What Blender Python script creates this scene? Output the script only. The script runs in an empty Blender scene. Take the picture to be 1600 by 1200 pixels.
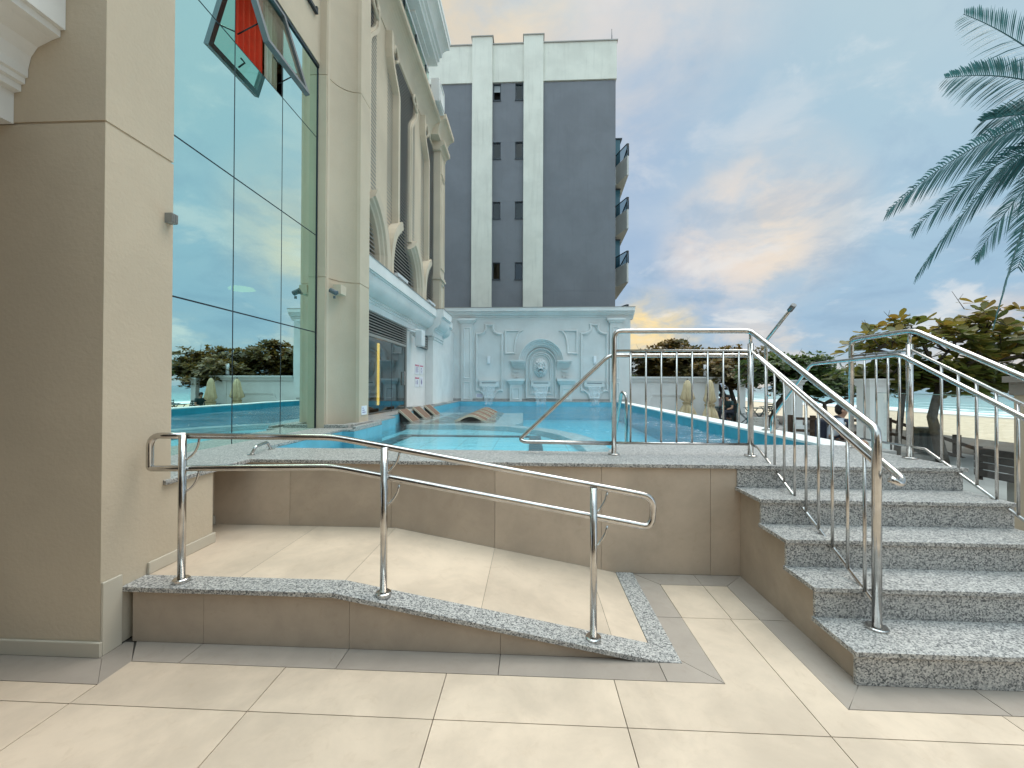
import bpy, bmesh, math, random
from mathutils import Vector, Matrix
R = math.radians
random.seed(7)
scn = bpy.context.scene
C = scn.collection

# ------------------------------------------------------------------ camera
F = 620.0
yaw = math.atan(29 / F); pitch = math.atan(4.2 / F); roll = .004
fw = Vector((-math.sin(yaw) * math.cos(pitch), math.cos(yaw) * math.cos(pitch), math.sin(pitch)))
rt = Vector((math.cos(yaw), math.sin(yaw), 0)); up = rt.cross(fw)
rt, up = rt * math.cos(roll) + up * math.sin(roll), up * math.cos(roll) - rt * math.sin(roll)
cam = bpy.data.objects.new('camera', bpy.data.cameras.new('camera')); C.objects.link(cam)
cam.data.sensor_width = 36; cam.data.lens = F / 1600 * 36; cam.data.clip_start = .05; cam.data.clip_end = 20000
M = Matrix((rt, up, -fw)).transposed().to_4x4(); M.translation = Vector((0, 0, 1.56)); cam.matrix_world = M
scn.camera = cam

# ------------------------------------------------------------------ sky, sun, exposure
SUN_EL, SUN_AZ = R(62), R(62)          # azimuth clockwise from +Y
scn.view_settings.view_transform = 'Standard'; scn.view_settings.look = 'None'
scn.view_settings.gamma = 1; scn.view_settings.exposure = 0.12
sun = bpy.data.objects.new('sun', bpy.data.lights.new('sun', 'SUN')); C.objects.link(sun)
sun.data.energy = 1.25; sun.data.angle = R(32); sun.data.color = (1, .89, .76)
sd = Vector((math.sin(SUN_AZ) * math.cos(SUN_EL), math.cos(SUN_AZ) * math.cos(SUN_EL), math.sin(SUN_EL)))
sun.rotation_euler = (-sd).to_track_quat('-Z', 'Y').to_euler()

def pxdir(x, y):
    return (fw + rt * ((x - 800) / F) - up * ((y - 600) / F)).normalized()

class NT:
    """small node helper"""
    def __init__(s, tree):
        s.t = tree; s.n = tree.nodes; s.l = tree.links
    def node(s, typ, **kw):
        n = s.n.new(typ)
        for k, v in kw.items():
            setattr(n, k, v)
        return n
    def put(s, sock, v):
        if v is None: return
        if isinstance(v, bpy.types.NodeSocket): s.l.new(v, sock)
        else:
            if sock.type == 'RGBA' and not isinstance(v, (int, float)) and len(v) == 3: v = (*v, 1)
            sock.default_value = v
    def math(s, op, a, b=None, c=None, clamp=False):
        n = s.node('ShaderNodeMath', operation=op, use_clamp=clamp)
        s.put(n.inputs[0], a); s.put(n.inputs[1], b)
        if c is not None: s.put(n.inputs[2], c)
        return n.outputs[0]
    def vmath(s, op, a, b=None):
        n = s.node('ShaderNodeVectorMath', operation=op)
        s.put(n.inputs[0], a)
        if b is not None: s.put(n.inputs[1], b)
        return n.outputs['Value'] if op in ('DOT_PRODUCT', 'LENGTH') else n.outputs[0]
    def mix(s, f, a, b, blend='MIX'):
        n = s.node('ShaderNodeMix', data_type='RGBA', blend_type=blend)
        s.put(n.inputs[0], f); s.put(n.inputs[6], a); s.put(n.inputs[7], b)
        return n.outputs[2]
    def noise(s, vec, scale, detail=4, rough=.55, dist=0):
        n = s.node('ShaderNodeTexNoise')
        s.put(n.inputs['Vector'], vec); n.inputs['Scale'].default_value = scale
        n.inputs['Detail'].default_value = detail; n.inputs['Roughness'].default_value = rough
        n.inputs['Distortion'].default_value = dist
        return n.outputs['Fac']
    def ramp(s, f, stops, interp='LINEAR'):
        n = s.node('ShaderNodeValToRGB'); cr = n.color_ramp; cr.interpolation = interp
        while len(cr.elements) < len(stops): cr.elements.new(.5)
        for e, (p, c) in zip(cr.elements, stops):
            e.position = p; e.color = (c, c, c, 1) if isinstance(c, (int, float)) else (*c, 1)
        s.put(n.inputs[0], f)
        return n.outputs[0]
    def smooth(s, v, a, b):
        n = s.node('ShaderNodeMapRange', interpolation_type='SMOOTHSTEP')
        s.put(n.inputs[0], v); n.inputs[1].default_value = a; n.inputs[2].default_value = b
        return n.outputs[0]

def srgb(r, g, b):
    f = lambda c: (c / 255 / 12.92) if c / 255 <= .04045 else ((c / 255 + .055) / 1.055) ** 2.4
    return (f(r), f(g), f(b))

def build_world():
    w = bpy.data.worlds.new('World'); scn.world = w; w.use_nodes = True
    k = NT(w.node_tree); k.n.clear()
    sky = k.node('ShaderNodeTexSky', sky_type='NISHITA', sun_disc=False)
    sky.sun_elevation = SUN_EL; sky.sun_rotation = SUN_AZ
    d = k.node('ShaderNodeTexCoord').outputs['Generated']
    sep = k.node('ShaderNodeSeparateXYZ'); k.put(sep.inputs[0], d); z = sep.outputs[2]
    zc = k.math('MAXIMUM', z, 0.0)
    den = k.math('ADD', zc, .34)
    comb = k.node('ShaderNodeCombineXYZ')
    k.put(comb.inputs[0], k.math('DIVIDE', sep.outputs[0], den)); k.put(comb.inputs[1], k.math('DIVIDE', sep.outputs[1], den))
    cp = comb.outputs[0]
    n1 = k.noise(cp, 1.25, 6, .55, .25); n2 = k.noise(k.vmath('ADD', cp, (7.3, 2.1, 4)), .75, 5, .5, .3)
    n3 = k.noise(k.vmath('ADD', cp, (1.3, 9.1, 2)), 4.4, 6, .6, .3)
    n4a = k.noise(k.vmath('ADD', cp, (3.3, 5.1, 8)), 2.2, 6, .55, .3)
    # base tone: pale cyan grey above, slate blue lower down
    h = k.smooth(z, .0, .62)
    base = k.ramp(h, [(0, srgb(194, 208, 217)), (.16, srgb(158, 188, 212)), (.42, srgb(166, 193, 214)), (.75, srgb(182, 206, 216)), (1, srgb(188, 208, 215))])
    lightc = k.ramp(h, [(0, srgb(238, 226, 212)), (.25, srgb(226, 230, 232)), (1, srgb(214, 220, 226))])
    col = k.mix(k.math('MULTIPLY', k.smooth(n2, .46, .66), .75), base, lightc)
    dark = k.math('MULTIPLY', k.smooth(n1, .48, .64), k.math('SUBTRACT', .75, k.math('MULTIPLY', h, .55)))
    col = k.mix(dark, col, srgb(152, 178, 203))
    # warm lit cloud banks
    for x_, y_, w_, st_, c_ in ((1030, 330, 24, .80, srgb(152, 181, 212)), (1480, 420, 22, .70, srgb(152, 188, 214)), (1300, 520, 20, .5, srgb(160, 188, 212)), (1420, 120, 26, .5, srgb(172, 205, 218))):
        dt_ = k.vmath('DOT_PRODUCT', d, tuple(pxdir(x_, y_)))
        col = k.mix(k.math('MULTIPLY', k.math('MULTIPLY', k.smooth(dt_, math.cos(R(w_)), 1.0), st_), k.math('ADD', .55, k.math('MULTIPLY', k.smooth(n4a, .3, .65), .45))), col, c_)
    def lobe(x, y, wdt):
        dt = k.vmath('DOT_PRODUCT', d, tuple(pxdir(x, y)))
        return k.smooth(dt, math.cos(R(wdt)), 1.0)
    wn = k.smooth(n3, .36, .62)
    wn2 = k.smooth(n1, .62, .40)
    for x, y, wd, st, c in ((1180, 355, 12, .72, srgb(246, 228, 208)), (1185, 385, 6, .5, srgb(255, 232, 200)), (1110, 415, 8, .4, srgb(236, 222, 212)), (1015, 533, 8, 1.2, srgb(255, 226, 160)),
                            (690, -10, 17, 1.3, srgb(255, 228, 168)), (1180, 545, 6, .6, srgb(252, 226, 200)), (1590, 540, 6, .8, srgb(250, 220, 196)), (880, -80, 26, .8, srgb(232, 222, 212))):
        m = k.math('MULTIPLY', lobe(x, y, wd), k.math('ADD', k.math('MULTIPLY', wn, .65), k.math('MULTIPLY', wn2, .35)))
        col = k.mix(k.math('MULTIPLY', m, st, clamp=True), col, c)
    # a band of light near the horizon
    hb = k.math('MULTIPLY', k.math('SUBTRACT', 1.0, k.smooth(z, .0, .2)), k.smooth(n3, .42, .66))
    col = k.mix(k.math('MULTIPLY', hb, .45), col, srgb(250, 232, 206))
    n4 = k.noise(k.vmath('ADD', cp, (3.3, 5.1, 8)), 3.0, 8, .6, .3)
    col = k.mix(k.math('MULTIPLY', k.smooth(n4, .50, .34), k.math('SUBTRACT', .62, k.math('MULTIPLY', h, .42))), col, srgb(142, 172, 198))
    col = k.mix(k.math('MULTIPLY', k.smooth(n4, .52, .68), k.math('SUBTRACT', .70, k.math('MULTIPLY', h, .42))), col, srgb(238, 236, 232))
    # small bright wisps
    col = k.mix(k.math('MULTIPLY', k.smooth(n3, .60, .78), .45), col, srgb(243, 243, 240))
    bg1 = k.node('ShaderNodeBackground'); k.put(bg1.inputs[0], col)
    # overcast: brighter overhead; extra brightness added behind the camera for the far walls
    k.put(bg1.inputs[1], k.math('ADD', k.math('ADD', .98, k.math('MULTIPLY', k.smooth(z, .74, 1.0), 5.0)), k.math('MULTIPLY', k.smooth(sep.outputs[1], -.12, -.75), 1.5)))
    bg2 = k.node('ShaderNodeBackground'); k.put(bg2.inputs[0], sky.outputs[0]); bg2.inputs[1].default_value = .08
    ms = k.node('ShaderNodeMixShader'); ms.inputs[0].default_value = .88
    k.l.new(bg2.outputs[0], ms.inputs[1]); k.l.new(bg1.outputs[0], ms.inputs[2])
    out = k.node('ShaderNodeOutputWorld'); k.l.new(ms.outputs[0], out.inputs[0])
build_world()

# ------------------------------------------------------------------ materials
MATS = {}
def newmat(name):
    m = bpy.data.materials.new(name); m.use_nodes = True
    k = NT(m.node_tree); b = m.node_tree.nodes['Principled BSDF']
    MATS[name] = m
    return m, k, b
def pos(k, scale=None):
    o = k.node('ShaderNodeTexCoord').outputs['Object']
    if scale: 
        return k.vmath('MULTIPLY', o, scale)
    return o
def bump(k, b, h, strength, dist=.01):
    n = k.node('ShaderNodeBump'); n.inputs['Strength'].default_value = strength; n.inputs['Distance'].default_value = dist
    k.put(n.inputs['Height'], h); k.l.new(n.outputs[0], b.inputs['Normal'])
def mul(c, f): return tuple(min(1, x * f) for x in c)

def surface(name, col, rough=.7, var=.12, scale=1.5, fine=60, bstr=.25, bdist=.004, metal=0, streak=0, spec=.4):
    m, k, b = newmat(name)
    p = pos(k)
    n = k.noise(p, scale, 6, .6, .3)
    c = k.mix(k.smooth(n, .3, .7), mul(col, 1 - var), mul(col, 1 + var))
    if streak:
        sN = k.noise(pos(k, (6, 6, .35)), 1.6, 5, .6)
        c = k.mix(k.math('MULTIPLY', k.smooth(sN, .5, .8), streak), c, mul(col, .6))
    f = k.noise(p, fine, 4, .6)
    c = k.mix(k.math('MULTIPLY', f, var), c, mul(col, .75))
    k.put(b.inputs['Base Color'], c); b.inputs['Roughness'].default_value = rough
    b.inputs['Metallic'].default_value = metal; b.inputs['Specular IOR Level'].default_value = spec
    if bstr: bump(k, b, f, bstr, bdist)
    return m

def plaster(name, col, fine=38, bstr=.45, streak=.12):
    return surface(name, col, .88, .07, .9, fine, bstr, .006, streak=streak, spec=.2)

def granite(name, tint=1.0, scale=140):
    m, k, b = newmat(name)
    p = pos(k)
    v = k.node('ShaderNodeTexVoronoi'); k.put(v.inputs['Vector'], k.vmath('ADD', p, k.vmath('MULTIPLY', k.node('ShaderNodeTexNoise').outputs['Color'], (.0, .0, .0))))
    v.inputs['Scale'].default_value = scale; v.inputs['Randomness'].default_value = 1
    nz = k.noise(p, scale * .8, 3, .7, 1.2)
    sx = k.node('ShaderNodeSeparateColor'); k.put(sx.inputs[0], v.outputs['Color'])
    t = k.math('ADD', k.math('MULTIPLY', sx.outputs[0], .55), k.math('MULTIPLY', nz, .5))
    big = k.noise(p, 4, 3, .6)
    c = k.ramp(t, [(.0, (.05, .052, .055)), (.30, (.09, .092, .095)), (.37, (.22, .225, .225)), (.5, (.36, .36, .355)), (.62, (.53, .52, .50)), (.78, (.68, .665, .64))])
    c = k.mix(1.0, c, (tint * .90, tint * .89, tint * .87), 'MULTIPLY')
    c = k.mix(k.math('MULTIPLY', big, .18), c, (.3, .3, .3))
    k.put(b.inputs['Base Color'], c); b.inputs['Roughness'].default_value = .42
    b.inputs['Specular IOR Level'].default_value = .35
    bump(k, b, nz, .12, .002)
    return m

def ceramic(name, col, var=.10, rough=.45):
    """large format stone look porcelain"""
    m, k, b = newmat(name)
    p = pos(k)
    n = k.noise(p, 2.1, 8, .62, .3); n2 = k.noise(p, 9, 6, .7, 1.2); n3 = k.noise(pos(k, (1, 2.6, 1)), 26, 4, .7)
    c = k.mix(k.smooth(n, .3, .7), mul(col, 1 - var), mul(col, 1 + var * .8))
    c = k.mix(k.math('MULTIPLY', k.smooth(n2, .52, .72), .28), c, mul((col[0], col[1] * .93, col[2] * .84), .78))
    c = k.mix(k.math('MULTIPLY', k.smooth(n3, .66, .8), .12), c, mul(col, .55))
    n5 = k.noise(p, .8, 5, .65, .4); n6 = k.noise(p, 70, 3, .7)
    c = k.mix(k.math('MULTIPLY', k.smooth(n5, .50, .70), .13), c, mul((col[0] * .92, col[1] * .9, col[2] * .88), .72))
    c = k.mix(k.math('MULTIPLY', k.smooth(n6, .68, .78), .35), c, mul(col, .35))
    # every slab its own slight tone
    oi = k.node('ShaderNodeAttribute', attribute_name='tone'); 
    c = k.mix(1.0, c, k.ramp(oi.outputs['Fac'], [(0, .86), (1, 1.0)]), 'MULTIPLY')
    k.put(b.inputs['Base Color'], c)
    k.put(b.inputs['Roughness'], k.math('ADD', rough - .08, k.math('MULTIPLY', n2, .2)))
    b.inputs['Specular IOR Level'].default_value = .4
    bump(k, b, n3, .08, .002)
    return m

def steel(name='polished_steel', rough=.17, col=(.55, .53, .505)):
    m, k, b = newmat(name)
    p = pos(k)
    n = k.noise(p, 14, 4, .6); f = k.noise(pos(k, (1, 1, 1)), 90, 3, .6)
    k.put(b.inputs['Base Color'], k.mix(k.smooth(n, .35, .7), mul(col, .9), mul(col, 1.12)))
    b.inputs['Metallic'].default_value = 1
    k.put(b.inputs['Roughness'], k.math('ADD', rough, k.math('MULTIPLY', k.smooth(f, .45, .8), .12)))
    bump(k, b, n, .03, .002)
    return m

beige = plaster('beige_plaster', (.57, .485, .37), streak=.03)
beige_trim = plaster('beige_trim', (.60, .515, .40), 60, .2, .03)
bluegrey = plaster('pale_blue_grey_paint', (.64, .65, .635), 45, .2, .08)
bluewhite = plaster('pale_trim_paint', (.74, .74, .72), 60, .15, .05)
whitep = plaster('white_paint', (.74, .75, .73), 50, .2, .12)
darkgrey = plaster('slate_grey_paint', (.165, .175, .19), 7, .3, .18)
offwhite = plaster('off_white_render', (.60, .60, .53), 9, .4, .35)
gran = granite('grey_granite')
gran_far = granite('wet_granite', .62, 60)
tile_light = ceramic('cream_porcelain', (.64, .52, .40), .14)
tile_dark = ceramic('taupe_porcelain', (.38, .325, .275))
tile_wall = ceramic('taupe_wall_tile', (.50, .405, .315), .13, .55)
grout = surface('grout', (.10, .085, .07), .95, .1)
baseb = surface('cream_skirting', (.55, .50, .41), .5, .06, bstr=.05)
chrome = steel()
alu = surface('bronze_louver_paint', (.30, .285, .26), .5, .06, bstr=.05)
darkmetal = surface('dark_frame_metal', (.025, .035, .045), .35, .1, bstr=0)
blackwood = surface('weathered_dark_wood', (.055, .045, .042), .8, .3, 4, 40, .5)
brownwood = surface('brown_timber', (.07, .045, .03), .8, .25, 4, 40, .4)
darkvoid = surface('unlit_interior', (.02, .022, .022), .9, .1)
asphalt = surface('paving_concrete', (.30, .285, .27), .85, .15, .8, 30, .3)
bark = surface('bark', (.085, .07, .055), .95, .3, 6, 25, .9, .02)
cream_cloth = surface('cream_canvas', (.60, .50, .32), .9, .1, 4, 80, .2)
wicker = None

def m_glass():
    m, k, b = newmat('mirror_green_glass')
    k.n.remove(b); out = k.n['Material Output']
    g = k.node('ShaderNodeBsdfGlossy'); g.inputs['Roughness'].default_value = .004; k.put(g.inputs['Color'], (.74, 1.0, .93))
    t = k.node('ShaderNodeBsdfTransparent'); k.put(t.inputs['Color'], (.16, .34, .30))
    n = k.noise(pos(k, (1, 1, .6)), .9, 2, .5); bp = k.node('ShaderNodeBump'); bp.inputs['Strength'].default_value = .05; bp.inputs['Distance'].default_value = .02
    k.put(bp.inputs['Height'], n); k.l.new(bp.outputs[0], g.inputs['Normal'])
    f = k.node('ShaderNodeFresnel'); f.inputs[0].default_value = 1.9
    ms = k.node('ShaderNodeMixShader')
    k.put(ms.inputs[0], k.math('MULTIPLY', k.math('SUBTRACT', 1.0, k.node('ShaderNodeNewGeometry').outputs['Backfacing']), k.math('ADD', .86, k.math('MULTIPLY', f.outputs[0], .14), clamp=True)))
    k.l.new(t.outputs[0], ms.inputs[1]); k.l.new(g.outputs[0], ms.inputs[2]); k.l.new(ms.outputs[0], out.inputs[0])
    return m
def m_clear(name, tint, refl=1.5, add=.02, rough=0.0):
    m, k, b = newmat(name)
    k.n.remove(b); out = k.n['Material Output']
    g = k.node('ShaderNodeBsdfGlossy'); g.inputs['Roughness'].default_value = rough; k.put(g.inputs['Color'], (.95, .98, .98))
    t = k.node('ShaderNodeBsdfTransparent'); k.put(t.inputs['Color'], tint)
    f = k.node('ShaderNodeFresnel'); f.inputs[0].default_value = refl
    bf = k.math('SUBTRACT', 1.0, k.node('ShaderNodeNewGeometry').outputs['Backfacing'])
    ms = k.node('ShaderNodeMixShader'); k.put(ms.inputs[0], k.math('MULTIPLY', bf, k.math('ADD', add, f.outputs[0], clamp=True)))
    k.l.new(t.outputs[0], ms.inputs[1]); k.l.new(g.outputs[0], ms.inputs[2]); k.l.new(ms.outputs[0], out.inputs[0])
    return m
mirror = m_glass()
clear = m_clear('clear_green_glass', (.72, .86, .80))
smoke = m_clear('smoked_door_glass', (.30, .40, .38), 1.6, .12)
bluewin = m_clear('teal_window_glass', (.10, .20, .22), 1.3, .03)

def m_water(name, tint, wave, scale, bstr):
    m, k, b = newmat(name)
    k.n.remove(b); out = k.n['Material Output']
    n1 = k.noise(pos(k, (.8, 2.6, 1)), scale, 3, .5, .5); n2 = k.noise(pos(k, (1, 2.6, 1)), scale * 3.1, 2, .5, .3)
    calm = k.math('ADD', .35, k.math('MULTIPLY', k.smooth(k.noise(pos(k), .35, 2, .5), .35, .62), 1.0))
    h = k.math('MULTIPLY', calm, k.math('ADD', n1, k.math('MULTIPLY', n2, .35)))
    bp = k.node('ShaderNodeBump'); bp.inputs['Strength'].default_value = bstr; bp.inputs['Distance'].default_value = wave; k.put(bp.inputs['Height'], h)
    g = k.node('ShaderNodeBsdfGlossy'); g.inputs['Roughness'].default_value = .0; k.put(g.inputs['Color'], (1, 1, 1)); k.l.new(bp.outputs[0], g.inputs['Normal'])
    t = k.node('ShaderNodeBsdfTransparent'); k.put(t.inputs['Color'], tint)
    f = k.node('ShaderNodeFresnel'); f.inputs[0].default_value = 1.36
    ms = k.node('ShaderNodeMixShader'); k.put(ms.inputs[0], k.math('MULTIPLY', f.outputs[0], .92, clamp=True))
    k.l.new(t.outputs[0], ms.inputs[1]); k.l.new(g.outputs[0], ms.inputs[2]); k.l.new(ms.outputs[0], out.inputs[0])
    return m
poolwater = m_water('pool_water', (.80, .95, .98), .05, 2.8, .8)

def m_pooltile(name, col, gap=.02, size=.3):
    m, k, b = newmat(name)
    p = pos(k)
    br = k.node('ShaderNodeTexBrick'); br.offset = 0; k.put(br.inputs['Vector'], p)
    br.inputs['Scale'].default_value = 1; br.inputs['Brick Width'].default_value = size; br.inputs['Row Height'].default_value = size
    br.inputs['Mortar Size'].default_value = gap * .35
    k.put(br.inputs['Color1'], mul(col, .96)); k.put(br.inputs['Color2'], mul(col, 1.04)); k.put(br.inputs['Mortar'], mul(col, .42))
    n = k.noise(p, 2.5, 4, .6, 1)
    # soft random mottling in the tile colour
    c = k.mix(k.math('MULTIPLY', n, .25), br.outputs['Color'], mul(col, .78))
    k.put(b.inputs['Base Color'], c); b.inputs['Roughness'].default_value = .3
    return m
pooltile = m_pooltile('sky_blue_pool_tile', (.34, .74, .82), .02, .6)
deeptile = m_pooltile('deep_blue_pool_tile', (.15, .58, .70), .02, .6)
shadedtile = surface('shaded_teal_wall_tile', (.03, .27, .36), .3, .12, 4, 30, .05)  # right wall: same blue tile with its shade put into the colour
bluetile = surface('bright_blue_wall_tile', (.14, .44, .56), .3, .1, 4, 30, .05)
blacktile = surface('charcoal_pool_tile', (.035, .05, .055), .4, .2, 5, 40, .05)
ledgetile = surface('pale_ledge_granite', (.50, .50, .49), .5, .14, 6, 40, .1)

def m_wicker():
    m, k, b = newmat('brown_wicker')
    p = pos(k)
    w = k.node('ShaderNodeTexChecker'); k.put(w.inputs['Vector'], p); w.inputs['Scale'].default_value = 55
    n = k.noise(p, 18, 3, .6)
    c = k.mix(w.outputs['Fac'], (.15, .09, .06), (.24, .145, .095))
    c = k.mix(k.math('MULTIPLY', n, .3), c, (.14, .08, .05))
    k.put(b.inputs['Base Color'], c); b.inputs['Roughness'].default_value = .7
    bump(k, b, w.outputs['Fac'], .3, .004)
    return m
wicker = m_wicker()
creamrim = surface('cream_rim', (.55, .47, .36), .6, .08)

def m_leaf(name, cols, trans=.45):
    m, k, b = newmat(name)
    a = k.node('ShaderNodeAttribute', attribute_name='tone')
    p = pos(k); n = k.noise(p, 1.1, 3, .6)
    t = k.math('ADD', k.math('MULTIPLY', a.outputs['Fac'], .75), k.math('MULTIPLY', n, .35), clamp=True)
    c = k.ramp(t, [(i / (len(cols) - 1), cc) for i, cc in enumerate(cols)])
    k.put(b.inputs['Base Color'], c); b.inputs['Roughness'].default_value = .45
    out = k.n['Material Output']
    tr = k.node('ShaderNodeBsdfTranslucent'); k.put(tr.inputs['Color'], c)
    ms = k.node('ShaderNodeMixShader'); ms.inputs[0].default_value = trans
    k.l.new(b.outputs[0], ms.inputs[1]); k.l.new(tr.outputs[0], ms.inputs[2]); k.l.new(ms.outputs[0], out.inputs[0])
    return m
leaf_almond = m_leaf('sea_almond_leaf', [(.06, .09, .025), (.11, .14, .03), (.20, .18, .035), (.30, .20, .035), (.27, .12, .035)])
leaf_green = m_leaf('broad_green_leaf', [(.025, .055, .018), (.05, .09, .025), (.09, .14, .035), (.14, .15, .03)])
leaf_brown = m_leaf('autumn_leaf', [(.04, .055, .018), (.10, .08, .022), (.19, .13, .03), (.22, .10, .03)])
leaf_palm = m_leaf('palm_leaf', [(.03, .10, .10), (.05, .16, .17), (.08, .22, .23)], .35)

def m_sand():
    m, k, b = newmat('beach_sand')
    p = pos(k)
    n = k.noise(p, .25, 5, .6, .5); f = k.noise(p, 2.2, 5, .7); sx = k.node('ShaderNodeSeparateXYZ'); k.put(sx.inputs[0], p)
    wet = k.smooth(k.math('ADD', sx.outputs[0], k.math('MULTIPLY', n, 5)), 38, 44)
    grass = k.smooth(k.math('ADD', sx.outputs[0], k.math('MULTIPLY', f, 3.2)), 14.2, 11.4)
    c = k.mix(k.smooth(f, .35, .7), (.50, .40, .28), (.66, .55, .41))
    c = k.mix(wet, c, (.30, .25, .19))
    c = k.mix(k.math('MULTIPLY', grass, k.smooth(k.noise(p, 5, 4, .7), .4, .6)), c, (.12, .16, .035))
    k.put(b.inputs['Base Color'], c); k.put(b.inputs['Roughness'], k.math('SUBTRACT', .95, k.math('MULTIPLY', wet, .6)))
    bump(k, b, f, .6, .08)
    return m
sand = m_sand()
def m_sea():
    m, k, b = newmat('sea_water')
    p = pos(k)
    sx = k.node('ShaderNodeSeparateXYZ'); k.put(sx.inputs[0], p)
    n = k.noise(pos(k, (.35, .06, 1)), 1, 5, .6, .4)
    foam = k.smooth(k.math('ADD', n, k.math('MULTIPLY', k.smooth(sx.outputs[0], 62, 43), .22)), .60, .68)
    far = k.smooth(sx.outputs[0], 120, 48)
    foam = k.math('MULTIPLY', foam, far)
    base = k.mix(k.smooth(sx.outputs[0], 45, 160), (.16, .38, .38), (.05, .17, .20))
    c = k.mix(foam, base, (.8, .84, .84))
    k.put(b.inputs['Base Color'], c); k.put(b.inputs['Roughness'], k.math('ADD', .18, k.math('MULTIPLY', foam, .6)))
    w = k.noise(pos(k, (.9, .3, 1)), 1.4, 5, .65)
    bump(k, b, w, 1.0, .25)
    return m
sea = m_sea()
def flat(name, col, rough=.6, metal=0):
    return surface(name, col, rough, .04, 3, 50, .03, .002, metal=metal)
def emit(name, col, st):
    m, k, b = newmat(name); b.inputs['Emission Color'].default_value = (*col, 1); b.inputs['Emission Strength'].default_value = st
    b.inputs['Base Color'].default_value = (*col, 1); return m
led = emit('warm_led', (1, .42, .07), 9)
lamp_white = emit('ceiling_lamp_glow', (1, .45, .06), 22)
red_curtain = surface('red_curtain', (.78, .05, .015), .8, .15, 3, 30, .3)
white_curtain = surface('white_curtain', (.6, .57, .5), .9, .1, 3, 30, .2)
lionm = plaster('lion_white', (.70, .71, .70), 60, .3, .2)
def m_fall():
    m, k, b = newmat('falling_water')
    k.n.remove(b); out = k.n['Material Output']
    s = k.smooth(k.noise(pos(k, (26, 26, .8)), 1.6, 4, .6), .42, .62)
    t = k.node('ShaderNodeBsdfTransparent'); k.put(t.inputs['Color'], (.97, .99, 1))
    g = k.node('ShaderNodeBsdfPrincipled'); k.put(g.inputs['Base Color'], (.86, .92, .94)); g.inputs['Roughness'].default_value = .15
    ms = k.node('ShaderNodeMixShader'); k.put(ms.inputs[0], k.math('ADD', .08, k.math('MULTIPLY', s, .5)))
    k.l.new(t.outputs[0], ms.inputs[1]); k.l.new(g.outputs[0], ms.inputs[2]); k.l.new(ms.outputs[0], out.inputs[0])
    return m
fallm = m_fall()

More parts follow.
